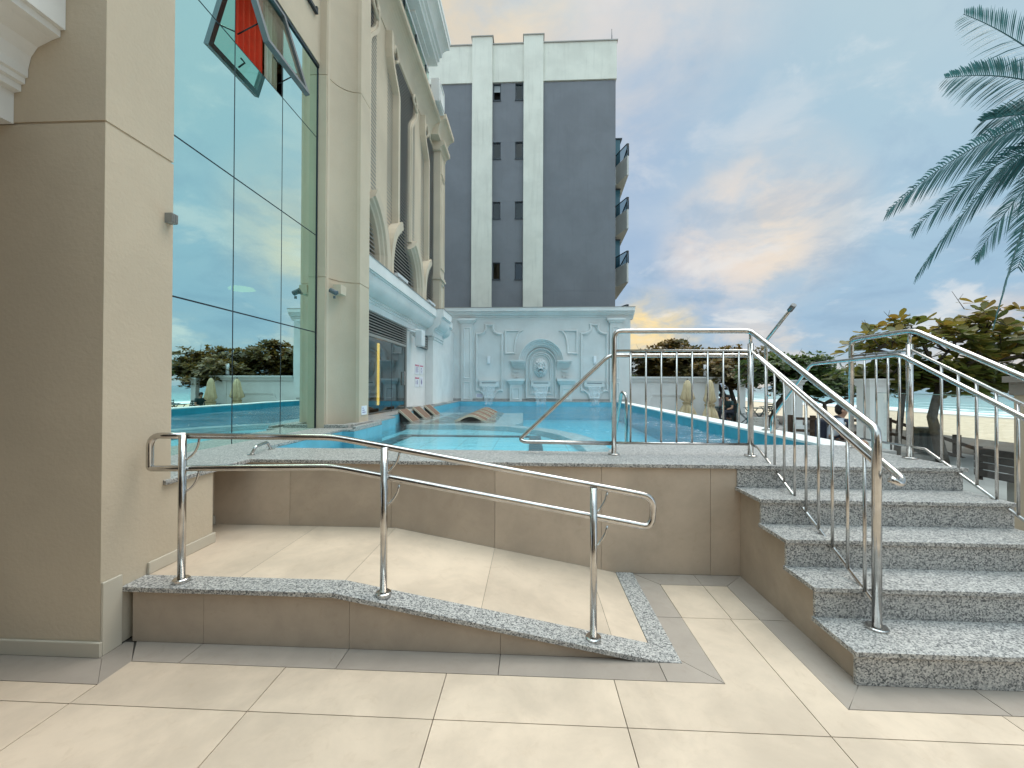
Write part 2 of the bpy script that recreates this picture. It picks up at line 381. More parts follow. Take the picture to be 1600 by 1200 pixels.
# ------------------------------------------------------------------ mesh helpers
class MB:
    def __init__(s): s.b = bmesh.new(); s.tones = {}
    def face(s, pts, mi=0, tone=None):
        vs = [s.b.verts.new(p) for p in pts]
        try: f = s.b.faces.new(vs)
        except ValueError: return None
        f.material_index = mi
        if tone is not None: s.tones[f] = tone
        return f
    def box(s, x0, x1, y0, y1, z0, z1, mi=0, tone=None):
        v = [s.b.verts.new(p) for p in ((x0, y0, z0), (x1, y0, z0), (x1, y1, z0), (x0, y1, z0), (x0, y0, z1), (x1, y0, z1), (x1, y1, z1), (x0, y1, z1))]
        for q in ((0, 3, 2, 1), (4, 5, 6, 7), (0, 1, 5, 4), (1, 2, 6, 5), (2, 3, 7, 6), (3, 0, 4, 7)):
            f = s.b.faces.new([v[i] for i in q]); f.material_index = mi
            if tone is not None: s.tones[f] = tone
        return s
    def prism(s, pts, a, b, axis='z', mi=0, caps=True):
        """extrude a 2-D polygon: axis z -> (x,y); axis y -> (x,z); axis x -> (y,z)"""
        def P(p, t):
            return (p[0], p[1], t) if axis == 'z' else ((p[0], t, p[1]) if axis == 'y' else (t, p[0], p[1]))
        A = [s.b.verts.new(P(p, a)) for p in pts]; B = [s.b.verts.new(P(p, b)) for p in pts]
        n = len(pts)
        for i in range(n):
            f = s.b.faces.new((A[i], A[(i + 1) % n], B[(i + 1) % n], B[i])); f.material_index = mi
        if caps:
            for L in (A[::-1], B):
                f = s.b.faces.new(L); f.material_index = mi
        return s
    def tube(s, pts, r, fillet=0, n=10, mi=0, smooth=True, closed_caps=True, r1=None):
        P = [Vector(p) for p in pts]
        if fillet:
            Q = [P[0]]
            for i in range(1, len(P) - 1):
                a, b_, c = P[i - 1], P[i], P[i + 1]
                d1 = (a - b_); d2 = (c - b_); l = min(fillet, d1.length * .49, d2.length * .49)
                s0 = b_ + d1.normalized() * l; s1 = b_ + d2.normalized() * l
                for j in range(7):
                    t = j / 6
                    Q.append((1 - t) ** 2 * s0 + 2 * t * (1 - t) * b_ + t * t * s1)
            Q.append(P[-1]); P = Q
        rings = []; prev = None
        for i, p in enumerate(P):
            t = (P[min(i + 1, len(P) - 1)] - P[max(i - 1, 0)]).normalized()
            if prev is None:
                u = t.orthogonal().normalized()
            else:
                u = (prev - t * prev.dot(t)); u = u.normalized() if u.length > 1e-6 else t.orthogonal().normalized()
            prev = u; w = t.cross(u)
            rr = r if r1 is None else r + (r1 - r) * i / (len(P) - 1)
            rings.append([s.b.verts.new(p + (u * math.cos(2 * math.pi * j / n) + w * math.sin(2 * math.pi * j / n)) * rr) for j in range(n)])
        for a, b_ in zip(rings, rings[1:]):
            for j in range(n):
                f = s.b.faces.new((a[j], a[(j + 1) % n], b_[(j + 1) % n], b_[j])); f.material_index = mi; f.smooth = smooth
        if closed_caps:
            for L in (rings[0][::-1], rings[-1]):
                f = s.b.faces.new(L); f.material_index = mi
        return s
    def lathe(s, prof, c=(0, 0), n=20, mi=0, smooth=False):
        rings = []
        for r, z in prof:
            rings.append([s.b.verts.new((c[0] + r * math.cos(2 * math.pi * j / n), c[1] + r * math.sin(2 * math.pi * j / n), z)) for j in range(n)])
        for a, b_ in zip(rings, rings[1:]):
            for j in range(n):
                f = s.b.faces.new((a[j], a[(j + 1) % n], b_[(j + 1) % n], b_[j])); f.material_index = mi; f.smooth = smooth
        for L in (rings[0][::-1], rings[-1]):
            f = s.b.faces.new(L); f.material_index = mi
        return s
    def sweep(s, path, prof, closed=False, plane='xz', at=0, mi=0):
        """moulding: path in a vertical plane; prof = list of (offset along path normal, depth toward viewer).
        plane xz: path (x,z) at y=at, depth goes to -y; plane yz: path (y,z) at x=at, depth goes to +x"""
        n = len(path); rings = []
        for i in range(n):
            p = Vector(path[i]); 
            if closed: a = Vector(path[i - 1]); c = Vector(path[(i + 1) % n])
            else: a = Vector(path[max(i - 1, 0)]); c = Vector(path[min(i + 1, n - 1)])
            d1 = (p - a); d2 = (c - p)
            d1 = d1.normalized() if d1.length > 1e-9 else d2.normalized(); d2 = d2.normalized() if d2.length > 1e-9 else d1
            n1 = Vector((-d1.y, d1.x)); n2 = Vector((-d2.y, d2.x)); nn = (n1 + n2)
            nn = nn.normalized() if nn.length > 1e-6 else n1
            k_ = 1 / max(.45, nn.dot(n1))
            ring = []
            for o, dp in prof:
                q = p + nn * o * k_
                ring.append(s.b.verts.new((q.x, at - dp, q.y) if plane == 'xz' else (at + dp, q.x, q.y)))
            rings.append(ring)
        m = len(prof)
        pairs = list(zip(rings, rings[1:])) + ([(rings[-1], rings[0])] if closed else [])
        for a, b_ in pairs:
            for j in range(m - 1):
                f = s.b.faces.new((a[j], a[j + 1], b_[j + 1], b_[j])); f.material_index = mi
        if not closed:
            for L in (rings[0], rings[-1][::-1]):
                try:
                    f = s.b.faces.new(L); f.material_index = mi
                except ValueError: pass
        return s
    def build(s, name, mats, parent=None, bevel=0, recalc=True, autosmooth=False):
        me = bpy.data.meshes.new(name)
        if recalc: bmesh.ops.recalc_face_normals(s.b, faces=s.b.faces[:])
        if s.tones:
            idx = {f: t for f, t in s.tones.items()}
            s.b.faces.index_update()
            tl = [0.5] * len(s.b.faces)
            for f, t in idx.items(): tl[f.index] = t
        s.b.to_mesh(me)
        if s.tones:
            at = me.attributes.new('tone', 'FLOAT', 'FACE')
            at.data.foreach_set('value', tl)
        s.b.free()
        if not isinstance(mats, (list, tuple)): mats = [mats]
        for m in mats: me.materials.append(m)
        o = bpy.data.objects.new(name, me); C.objects.link(o)
        if parent is not None:
            o.parent = parent; o.matrix_parent_inverse = WORLD[parent.name].inverted()
        WORLD[o.name] = o.matrix_basis.copy() if parent is None else Matrix()
        if bevel:
            b = o.modifiers.new('Bevel', 'BEVEL'); b.width = bevel; b.segments = 2; b.limit_method = 'ANGLE'; b.angle_limit = R(40)
        return o
WORLD = {}
def thing(name, label, cat, loc=(0, 0, 0), group=None):
    o = bpy.data.objects.new(name, None); C.objects.link(o); o.location = loc
    o.empty_display_size = .2
    o['label'] = label; o['category'] = cat
    if group: o['group'] = group
    WORLD[o.name] = Matrix.Translation(Vector(loc))
    return o
def tag(o, label, cat, group=None):
    o['label'] = label; o['category'] = cat
    if group: o['group'] = group
    return o
def struct(o, kind='structure'): o['kind'] = kind; return o
def dup(root, loc, label=None, group=None, rotz=0, scale=None):
    r = root.copy(); C.objects.link(r); r.location = loc; r.rotation_euler = (0, 0, rotz)
    if scale: r.scale = (scale,) * 3
    if label: r['label'] = label
    if group: r['group'] = group
    for ch in list(root.children):
        c = ch.copy(); C.objects.link(c); c.parent = r; c.matrix_parent_inverse = ch.matrix_parent_inverse.copy()
        for g in ch.children:
            d = g.copy(); C.objects.link(d); d.parent = c; d.matrix_parent_inverse = g.matrix_parent_inverse.copy()
    return r
def arc(cx, cy, r, a0, a1, n=16, ry=None):
    ry = ry or r
    return [(cx + r * math.cos(R(a0 + (a1 - a0) * i / n)), cy + ry * math.sin(R(a0 + (a1 - a0) * i / n))) for i in range(n + 1)]

# ================================================================== GROUND
ZD = .92
m = MB()
m.face([(-60, -40, -.012), (14, -40, -.012), (14, 200, -.012), (-60, 200, -.012)])
struct(m.build('ground', grout))
# cream floor slabs on a 0.9 m grid with 3 mm joints, cut by the taupe border
def clip_rects():
    """light area = union of rectangles"""
    return [(-8, 1.97, -4, 1.97 - 0.0), ]
rng = random.Random(3)
m = MB(); md = MB()
G = .0022
def slab(mm, x0, y0, x1, y1, z=0.0):
    if x1 - x0 < .01 or y1 - y0 < .01: return
    mm.box(x0 + G, x1 - G, y0 + G, y1 - G, -.010, z, tone=rng.random())
xs = [-5.85 + .9 * i + .9 * 0 for i in range(0, 16)]
xs = [-1.35 + .9 * i for i in range(-7, 12)]
ys = [1.85 + .9 * i for i in range(-9, 0)] + [1.85]
# open floor in front (y < 1.85) - everything light
for i in range(len(xs) - 1):
    for j in range(len(ys) - 1):
        slab(m, xs[i], ys[j], xs[i + 1], ys[j + 1])
# row 1.85 .. border
for i in range(len(xs) - 1):
    x0, x1 = xs[i], xs[i + 1]
    for a, b_, ytop in ((-99, -2.25, 1.975), (-2.25, 1.03, 2.15), (1.03, 1.545, 2.75), (1.545, 99, 2.01)):
        lo, hi = max(x0, a), min(x1, b_)
        if hi - lo > .01:
            # keep slabs whole where the border does not cut them
            m.box(lo + (G if lo == x0 else 0), hi - (G if hi == x1 else 0), 1.85 + G, ytop - G, -.010, 0, tone=((i * 37) % 11) / 11)
for a, b_ in ((1.03, 1.36), (1.36, 1.545)):
    slab(m, a, 2.75, b_, 3.2)
struct(m.build('floor', tile_light))
def dslab(pts):
    A = [md.b.verts.new((x, y, -.010)) for x, y in pts]; B = [md.b.verts.new((x, y, 0)) for x, y in pts]; n = len(pts); t = rng.random()
    fs = [md.b.faces.new((A[i], A[(i + 1) % n], B[(i + 1) % n], B[i])) for i in range(n)] + [md.b.faces.new(B)]
    for f in fs: md.tones[f] = t
g = G
dslab([(-7, 1.975 + g), (-2.25, 1.975 + g), (-2.25 - .19, 2.166 - g), (-7, 2.166 - g)])
dslab([(-2.25 + g, 1.975 + g), (-2.25 + g, 2.15 + g), (-2.40, 2.31), (-2.455, 2.31), (-2.455, 2.166), (-2.44 + g, 2.164)])
for x0, x1 in ((-2.40, -1.97), (-1.97, -1.07), (-1.07, -.17), (-.17, .73), (.73, 1.03)):
    xa = x0 + g; xb = x1 - g
    if x0 == -2.40: dslab([(-2.25 + 2 * g, 2.15 + g), (xb, 2.15 + g), (xb, 2.318), (-2.39, 2.318)])
    elif x1 == 1.03: dslab([(xa, 2.15 + g), (1.03 - g, 2.15 + g), (.862, 2.318), (xa, 2.318)])
    else: dslab([(xa, 2.15 + g), (xb, 2.15 + g), (xb, 2.318), (xa, 2.318)])
for y0, y1 in ((2.15, 2.75), (2.75, 3.2)):
    lo = [(.862, 2.322), (1.03 - g, 2.15 + 3 * g)] if y0 == 2.15 else [(.862, y0 + g), (1.03 - g, y0 + g)]
    hi = [(1.03 - g, y1 - g), (.862, y1 - g)] if y1 < 3 else [(1.03 - g, 3.2 + g), (.862, 3.372)]
    dslab(lo + hi)
for x0, x1 in ((1.03, 1.36), (1.36, 1.545)):
    dslab([(x0 if x0 > 1.1 else .862 + .17, 3.2 + g), (x1 - g, 3.2 + g), (x1 - g + (.198 if x1 > 1.5 else 0), 3.38), (x0 + g if x0 > 1.1 else .865, 3.38)])
for y0, y1 in ((2.012, 2.75), (2.75, 3.2)):
    if y0 < 2.1: dslab([(1.545 + g, 2.012), (1.741, 2.19), (1.741, 2.75 - g), (1.545 + g, 2.75 - g)])
    else: dslab([(1.545 + g, y0 + g), (1.741, y0 + g), (1.741, 3.38), (1.545 + g, 3.2)])
for x0, x1 in ((1.545, 2.3), (2.3, 3.2), (3.2, 4.1), (4.1, 5.0), (5.0, 5.9)):
    if x0 < 1.6: dslab([(1.552, 2.01 + g), (x1 - g, 2.01 + g), (x1 - g, 2.176), (1.722, 2.176)])
    else: dslab([(x0 + g, 2.01 + g), (x1 - g, 2.01 + g), (x1 - g, 2.176), (x0 + g, 2.176)])
struct(md.build('floor_border', tile_dark))

# promenade, street side paving, beach, sea, hills
m = MB(); m.face([(3.72, 2.2, -.004), (10.4, 2.2, -.004), (10.4, 70, -.004), (3.72, 70, -.004)])
struct(m.build('pavement', asphalt))
m = MB()
nx = [10.4, 11.5, 13, 16, 20, 26, 34, 44, 60]; 
yl = [-60 + 8 * i for i in range(60)]
vs = {}
for i, x in enumerate(nx):
    for j, y in enumerate(yl):
        z = -.05 - (x - 10.4) * .030 + .05 * math.sin(x * .9 + y * .3) * (1 if 11 < x < 40 else 0)
        vs[i, j] = m.b.verts.new((x, y, z))
for i in range(len(nx) - 1):
    for j in range(len(yl) - 1):
        f = m.b.faces.new((vs[i, j], vs[i + 1, j], vs[i + 1, j + 1], vs[i, j + 1])); f.smooth = True
struct(m.build('beach', sand))
m = MB(); m.face([(40, -3000, -1.0), (9000, -3000, -1.0), (9000, 12000, -1.0), (40, 12000, -1.0)])
struct(m.build('sea', sea))
hillm = surface('distant_hill_forest', (.10, .16, .21), .95, .2, .002, .02, 0)
def hill(name, dist, x0, x1, hts, seed):
    """a ridge with real width and depth, far beyond the bay"""
    rr = random.Random(seed); mm = MB(); n = 60; rings = []
    p0 = Vector((0, 0, 0)); d0 = pxdir(x0, 604); d1 = pxdir(x1, 604)
    a = d0 * (dist / d0.y); c = d1 * (dist / d1.y)
    rows = 9; V = {}
    for i in range(n + 1):
        t = i / n; hh = 0
        for (tc, w, hgt) in hts: hh += hgt * math.exp(-((t - tc) / w) ** 2)
        hh *= min(1, t * 6, (1 - t) * 6); hh += hh * .08 * math.sin(i * 1.7 + seed) * rr.random()
        for j in range(rows):
            u = j / (rows - 1); b_ = math.sin(math.pi * u)
            V[i, j] = mm.b.verts.new((a.x + (c.x - a.x) * t, dist + dist * .25 * (u - .5) + rr.uniform(-.01, .01) * dist, -3 + hh * b_ * (1 + rr.uniform(-.05, .05))))
    for i in range(n):
        for j in range(rows - 1):
            f = mm.b.faces.new((V[i, j], V[i + 1, j], V[i + 1, j + 1], V[i, j + 1])); f.smooth = True
    return struct(mm.build(name, hillm))
hill('hills', 2600, 900, 1075, [(.62, .10, 120), (.48, .14, 90), (.3, .2, 60), (.8, .14, 70)], 2)
hill('hills', 3400, 1215, 1375, [(.3, .16, 110), (.5, .16, 130), (.75, .14, 80)], 5)

# ================================================================== TERRACE WALLS, DECK, POOL
t = thing('terrace_wall', 'taupe tiled retaining wall under the granite pool edge behind the ramp', 'wall', (0, 3.385, 0))
m = MB()
xj = [-2.8, -2.1, -1.2, -.3, .6, 1.5, 1.76]
for a, b_ in zip(xj, xj[1:]):
    m.box(a + .0015, b_ - .0015, 3.385, 3.44, 0, .888, tone=rng.random())
m.build('wall_tiles', tile_wall, t)
m = MB(); m.box(-2.8, 3.47, 3.41, 3.6, -.005, .885); m.build('wall_core', grout, t)
m = MB(); m.box(3.44, 3.47, 3.61, 4.6, -.004, .885); m.build('end_wall', beige, t)

PW = 3.15
def xr(y): return 3.15 + .036 * y
pool = [(-2.78, 4.0), (.76, 3.975), (.96, 4.5), (xr(4.62), 4.62), (xr(17.6), 17.6), (-PW, 17.6), (-PW, 8.6), (-2.86, 8.3), (-2.86, 6.95), (-2.60, 6.85), (-2.60, 5.75), (-2.78, 5.75)]
deck = MB()
T0 = ZD - .032
deck.prism([(-3.4, 2.70), (-2.445, 2.56), (-2.445, 3.36), (1.70, 3.36), (3.52, 3.36), (3.52, 4.60), (xr(4.62), 4.62), (.96, 4.5), (.76, 3.975), (-2.78, 4.0), (-2.78, 5.75), (-2.60, 5.75), (-2.60, 6.85), (-2.86, 6.95), (-2.86, 8.3), (-PW, 8.6), (-PW, 17.6), (xr(17.6), 17.6), (xr(17.6) , 17.95), (-3.9, 17.95), (-3.9, 2.7)], T0, ZD)
struct(deck.build('pool_deck', gran, bevel=.004))
rc = MB(); rc.prism([(xr(4.62) , 4.602), (3.72, 4.602), (xr(17.95) + .38, 17.95), (xr(17.6) + .004, 17.95), (xr(17.6) + .004, 17.6)], T0 - .03, ZD - .003)
struct(rc.build('pool_coping', whitep, bevel=.006))
m = MB(); m.prism([(3.70, 4.55), (3.70, 4.5), (xr(17.9) + .34, 17.9), (xr(17.9) + .30, 17.9), (3.66, 4.62)], 0, T0 - .03)
m.box(3.47, 3.70, 4.47, 4.52, 0, T0 - .002)
tag(m.build('pool_side_wall', whitep), 'low white outer wall of the pool along the promenade', 'wall')

# basin
m = MB(); n = len(pool)
for i in range(n):
    a, b_ = pool[i], pool[(i + 1) % n]
    right = (a[0] > 3 and b_[0] > 3) or (a[0] > .9 and b_[0] > 3)
    m.face([(a[0], a[1], -.7), (b_[0], b_[1], -.7), (b_[0], b_[1], ZD - .034), (a[0], a[1], ZD - .034)], 1 if right else 0)
struct(m.build('pool_basin', [bluetile, shadedtile], recalc=False))
m = MB(); m.face([(x, y, .10) for x, y in pool]); struct(m.build('pool_floor', deeptile))
# shallow children's part inside the curved granite rim
ringo = [(-2.86, 9.45), (-1.53, 9.55), (-.43, 9.25), (.10, 8.85), (.55, 8.3), (.88, 7.7), (1.06, 7.1), (1.15, 6.3), (1.16, 5.5), (1.12, 4.9), (.96, 4.5)]
ringi = [(-2.86, 9.05), (-1.5, 9.15), (-.5, 8.85), (-.05, 8.45), (.32, 7.9), (.58, 7.3), (.72, 6.7), (.78, 6.0), (.80, 5.3), (.79, 4.7), (.76, 4.3)]
m = MB(); m.face([(-2.78, 4.0, .56), (.76, 3.98, .56)] + [(x, y, .56) for x, y in ringi[::-1]] + [(-2.86, 6.95, .56), (-2.60, 6.85, .56), (-2.60, 5.75, .56), (-2.78, 5.75, .56)])
struct(m.build('shallow_pool_floor', pooltile))
m = MB()
m.prism(ringo + ringi[::-1], -.15, .665)
struct(m.build('pool_rim_bench', ledgetile))
m = MB(); m.prism([(-PW + .01, 9.7), (-2.87, 9.46), (-1.53, 9.56), (-.43, 9.262), (-.2, 9.9), (-.25, 13.6), (-PW + .01, 13.6)], -.15, .655)
struct(m.build('pool_sun_ledge', ledgetile))
m = MB()
m.box(-2.62, -2.36, 4.9, 7.95, .56, .585); m.box(-2.36, -.02, 7.80, 7.95, .56, .585); m.box(-.02, .20, 4.02, 7.95, .56, .585)
m.box(-2.36, -1.7, 4.02, 4.16, .56, .585)
struct(m.build('pool_floor_band', blacktile))
m = MB(); m.face([(x * .9995, y, .72) for x, y in pool]); struct(m.build('water', poolwater))
# skirting of granite round the column foot
m = MB(); m.box(-3.25, -2.76, 5.905, 6.0, ZD, ZD + .05); m.box(-2.9, -2.72, 6.0, 6.78, ZD, ZD + .05); m.box(-2.66, -2.601, 5.8, 6.84, ZD + .001, ZD + .035)
m.box(-3.52, -3.25, 11.05, 11.7, ZD, ZD + .06); m.box(-3.3, -3.16, 13.0, 14.9, ZD, ZD + .05)
struct(m.build('granite_kerb', gran, bevel=.003))

# ================================================================== STAIRS
t = thing('granite_staircase', 'five step grey granite staircase with taupe side wall up to the pool', 'stairs', (2.6, 2.7, 0))
YN = [2.16, 2.46, 2.73, 3.02, 3.36]
side = [(YN[0] + .02, 0), (YN[0] + .02, .15)]
for i in range(5):
    z = .184 * (i + 1)
    st = MB()
    y1 = (YN[i + 1] + .03) if i < 4 else 3.42
    if i < 4:
        st.box(1.70, 3.50, YN[i], y1, z - .028, z)
    st.box(1.712, 3.49, YN[i] + .014, YN[i] + .034, z - .184 + (.0 if i else 0), z - .0285)
    st.build('step', gran, t, bevel=.003)
pts = [(YN[0] + .036, 0)]
for i in range(5):
    z = .184 * (i + 1) - .029
    if i == 4: break
    pts.append((YN[i] + .036, z)); pts.append(((YN[i + 1] + .036) if i < 3 else 3.384, z))
pts.append((3.384, 0))
m = MB(); m.prism(pts, 1.742, 1.76, 'x'); m.build('side_cladding', tile_wall, t)
m = MB(); m.prism(pts, 1.76, 3.44, 'x'); m.build('core', grout, t)
m = MB(); m.prism([(y, z) for y, z in pts], 3.44, 3.475, 'x'); m.build('outer_side', beige, t)

# ================================================================== RAMP
t = thing('access_ramp', 'cream tiled wheelchair ramp with speckled granite kerb and taupe front', 'ramp', (-.8, 2.85, 0))
ZL = .34; XB = -1.16; XE = .72
def zr(x): return ZL if x <= XB else max(.004, ZL * (1 - (x - XB) / (XE + .02 - XB)))
m = MB()
for a, b_ in ((-2.8, -1.85), (-1.85, XB), (XB, -.3), (-.3, .5), (.5, XE)):
    tn = rng.random()
    A = [(a + .001, 2.455, zr(a) - .003), (b_ - .001, 2.455, zr(b_) - .003), (b_ - .001, 3.384, zr(b_) - .003), (a + .001, 3.384, zr(a) - .003)]
    m.face(A, 0, tn); 
m.build('ramp_floor', tile_light, t, recalc=False)
m = MB(); pr = [(-2.44, 0), (XE + .1, 0), (XE + .1, .001), (XE, .0), (XB, ZL - .033), (-2.44, ZL - .033)]
# kerb slabs
k1 = MB()
k1.prism([(-2.5, ZL - .03), (XB, ZL - .03), (XB, ZL), (-2.5, ZL)], 2.295, 2.455, 'y'); k1.build('kerb', gran, t, bevel=.003)
k2 = MB(); k2.prism([(XB + .002, ZL - .03), (.66, -.008), (.861, -.008), (.861, .003), (.73, .008), (XB + .002, ZL)], 2.295, 2.455, 'y'); k2.build('kerb', gran, t, bevel=.002)
k3 = MB(); k3.prism([(.7215, 2.457), (.8605, 2.457), (.8605, 3.383), (.7215, 3.383)], -.008, .005); k3.build('threshold', gran, t)
m = MB()
fj = [-2.42, -1.97, -1.07, -.17, .60]
for a, b_ in zip(fj, fj[1:]):
    za, zb = zr(a) - .03, max(.001, zr(b_) - .03)
    pts = [(a + .001, 0), (b_ - .001, 0), (b_ - .001, zb), (a + .001, za)]
    if a < XB < b_: pts = [(a + .001, 0), (b_ - .001, 0), (b_ - .001, zb), (XB, ZL - .031), (a + .001, za)]
    m.prism(pts, 2.32, 2.335, 'y')
m.build('front_tiles', tile_wall, t)
m = MB(); m.prism([(-2.42, 0), (.58, 0), (XB, ZL - .035), (-2.42, ZL - .035)], 2.336, 3.38, 'y'); m.build('core', grout, t)

# ================================================================== HOTEL
hotel = thing('hotel_building', 'cream classical hotel with tall mirror glass front, louvered wing and white cornices', 'building', (-6, 6, 0))
TOP = 13.0
# near column
m = MB()
m.box(-7, -2.47, 2.18, 2.62, 0, 3.085); m.box(-7, -2.47, 2.18, 2.62, 3.10, TOP)
m.box(-7, -2.478, 2.188, 2.61, 3.08, 3.105)
m.box(-7, -2.47, 2.62, 2.985, 0, T0 - .002)
m.box(-7, -2.79, 2.985, 3.39, 0, T0 - .002)
m.build('column', beige, hotel)
m = MB()
def skirt(mm, x0, x1, y0, y1, z0, h=.075, d=.018):
    mm.box(x0 - 0, x1 + d, y0 - d, y1, z0, z0 + h)
m.box(-7, -2.452, 2.162, 2.179, 0, .085); m.box(-2.469, -2.452, 2.18, 2.29, 0, .42)
m.box(-2.469, -2.452, 2.456, 3.0, ZL - .002, ZL + .075); m.box(-2.79, -2.469, 2.986, 3.0, ZL - .002, ZL + .075); m.box(-2.789, -2.772, 3.0, 3.384, ZL - .002, ZL + .075)
m.build('skirting', baseb, hotel, bevel=.004)
# glass front: y lines and rows
GX = -3.27
gy = [2.62, 3.36, 4.205, 5.045, 5.885]; gz = [.90, 2.375, 3.852, 5.345, 6.43]
cw = MB(); 
gw = None
mull = MB()
panes = []
for i in range(4):
    for j in range(4):
        if j == 3 and i == 2: continue
        p = MB(); p.box(GX - .012, GX, gy[i] + .008, gy[i + 1] - .008, gz[j] + .008, gz[j + 1] - .008)
        panes.append(p)
first = panes[0].build('glass_pane', mirror, hotel)
for p in panes[1:]: p.build('glass_pane', mirror, hotel)
for y in gy[1:-1]:
    MB().box(GX - .014, GX - .004, y - .0085, y + .0085, gz[0], gz[4]).build('mullion', darkmetal, hotel)
    MB().box(GX - .16, GX - .10, y - .03, y + .03, gz[0], gz[4]).build('mullion', beige_trim, hotel)
for z in gz[1:-1]:
    MB().box(GX - .0135, GX - .0045, gy[0], gy[-1], z - .0085, z + .0085).build('transom', darkmetal, hotel)
m = MB(); m.box(GX - .05, GX + .012, gy[0], gy[-1] + .01, gz[0] - .03, gz[0] - .0); m.box(GX - .05, GX + .02, gy[0], gy[-1] + .03, gz[4], gz[4] + .045)
m.box(GX - .05, GX + .012, gy[-1], gy[-1] + .012, gz[0], gz[4])
m.build('glass_frame', darkmetal, hotel)
# interior seen through the tilted-out sash
m = MB(); m.box(-7, GX - .3, 2.63, 2.68, .9, 6.4); m.box(-7, -6.9, 2.68, 5.9, .9, 6.4); m.box(-6.9, GX - .02, 5.95, 6.0, .9, 6.4)
m.box(-6.9, GX - .02, 2.68, 5.95, .80, .88); m.box(-6.9, GX - .02, 2.68, 5.95, 6.48, 6.52); m.box(-6.9, GX - .3, 2.68, 5.95, 5.2, 5.28)
m.build('room_shell', plaster('room_plaster', (.32, .28, .2)), hotel)
def curtain(y0, y1, x, z0, z1, mat, waves, amp=.03):
    mm = MB(); n = waves * 8; a = []
    for i in range(n + 1):
        y = y0 + (y1 - y0) * i / n; xx = x + amp * math.sin(i / 8 * 2 * math.pi)
        a.append((mm.b.verts.new((xx, y, z0)), mm.b.verts.new((xx, y, z1))))
    for p, q in zip(a, a[1:]):
        f = mm.b.faces.new((p[0], q[0], q[1], p[1])); f.smooth = True
    return mm.build('curtain', mat, hotel)
curtain(4.0, 4.86, -3.42, 5.2, 6.46, red_curtain, 9); curtain(4.87, 5.03, -3.40, 5.2, 6.46, white_curtain, 2); curtain(3.0, 4.0, -3.8, 5.2, 6.46, white_curtain, 8)
# wall above the glass
m = MB(); m.box(-7, GX + .03, 2.62, 5.95, 6.477, TOP); m.box(-7, GX - .3, 5.95, 6.7, 0, TOP)
m.build('upper_wall', beige, hotel)
# concave pilaster, with a shadow joint every 3 m
pp = [(GX + .005, 5.90), (-3.14, 5.905)]
for i in range(1, 25):
    a = i / 24 * math.pi / 2
    pp.append((-3.14 + .32 * (1 - math.cos(a)), 5.905 + .39 * math.sin(a)))
pp += [(-2.775, 6.31), (-2.775, 6.68), (-3.55, 6.68), (-3.55, 5.90)]
m = MB(); zz = [T0, 3.225, 6.33, 9.4, TOP]
for a, b_ in zip(zz, zz[1:]):
    m.prism(pp, a + .007, b_ - .007)
inner = [(x - .012 if x > -3.2 else x, y + .006) for x, y in pp]
m.prism([(x - .010, y + .008) for x, y in pp[:-2]] + [(-3.5, 6.66), (-3.5, 5.93)], T0, TOP)
m.build('pilaster', beige, hotel)
# raised strip beside the glass
MB().box(-3.2, -3.13, 5.93, 6.0, T0, TOP).build('wall_strip', beige_trim, hotel)

# open top-hung sash
a0 = Vector((GX + .01, 4.215, 6.41)); L = 1.06
import functools
sx_, sz_ = .56, -.90   # outward, downward at the bottom edge
d = Vector((.335, 0, -1.055)); nrm = Vector((d.z, 0, -d.x)).normalized() * -1
def sashpt(u, v, w): # u along Y 0..1, v down 0..1, w outward
    return (a0.x + d.x * v + nrm.x * w, 4.215 + .82 * u, a0.z + d.z * v + nrm.z * w)
def sashbox(mm, u0, u1, v0, v1, w0, w1):
    c = [sashpt(u, v, w) for w in (w0, w1) for v in (v0, v1) for u in (u0, u1)]
    vs = [mm.b.verts.new(p) for p in c]
    for q in ((0, 1, 3, 2), (4, 6, 7, 5), (0, 4, 5, 1), (2, 3, 7, 6), (0, 2, 6, 4), (1, 5, 7, 3)):
        mm.b.faces.new([vs[i] for i in q])
fr = MB()
sashbox(fr, 0, .07, 0, 1, -.03, .03); sashbox(fr, .93, 1, 0, 1, -.03, .03); sashbox(fr, .07, .93, .0, .055, -.03, .03); sashbox(fr, .07, .93, .945, 1, -.03, .03)
sash = fr.build('open_window', flat('sash_aluminium', (.17, .20, .22), .35, .6), hotel)
pn = MB(); sashbox(pn, .07, .93, .055, .945, .0, .012); pn.build('pane', clear, sash)
st = MB(); 
for u in (.06, .94):
    p = Vector(sashpt(u, .75, -.03)); MB().tube([p, (GX - .02, p.y, p.z - .12)], .008, n=6).build('stay', darkmetal, sash)
st.tube([sashpt(.5, .93, -.04), sashpt(.5, .86, -.10), sashpt(.42, .86, -.1)], .01, n=6)
st.build('handle', darkmetal, sash)

# canopy cornice in the top left corner
cp = [(-2.72, 3.9), (-2.72, 3.63), (-2.75, 3.63), (-2.75, 3.59), (-2.80, 3.575), (-2.89, 3.535), (-2.93, 3.48), (-2.948, 3.41), (-2.948, 3.36), (-2.966, 3.355), (-2.966, 3.322), (-2.99, 3.318), (-2.99, 3.278), (-3.035, 3.272), (-3.035, 3.09), (-7, 3.09), (-7, 4.6), (-2.60, 4.6), (-2.60, 4.1), (-2.66, 4.05), (-2.68, 3.9)]
m = MB(); m.prism(cp, -3.0, 2.178, 'y'); m.build('canopy', whitep, hotel)

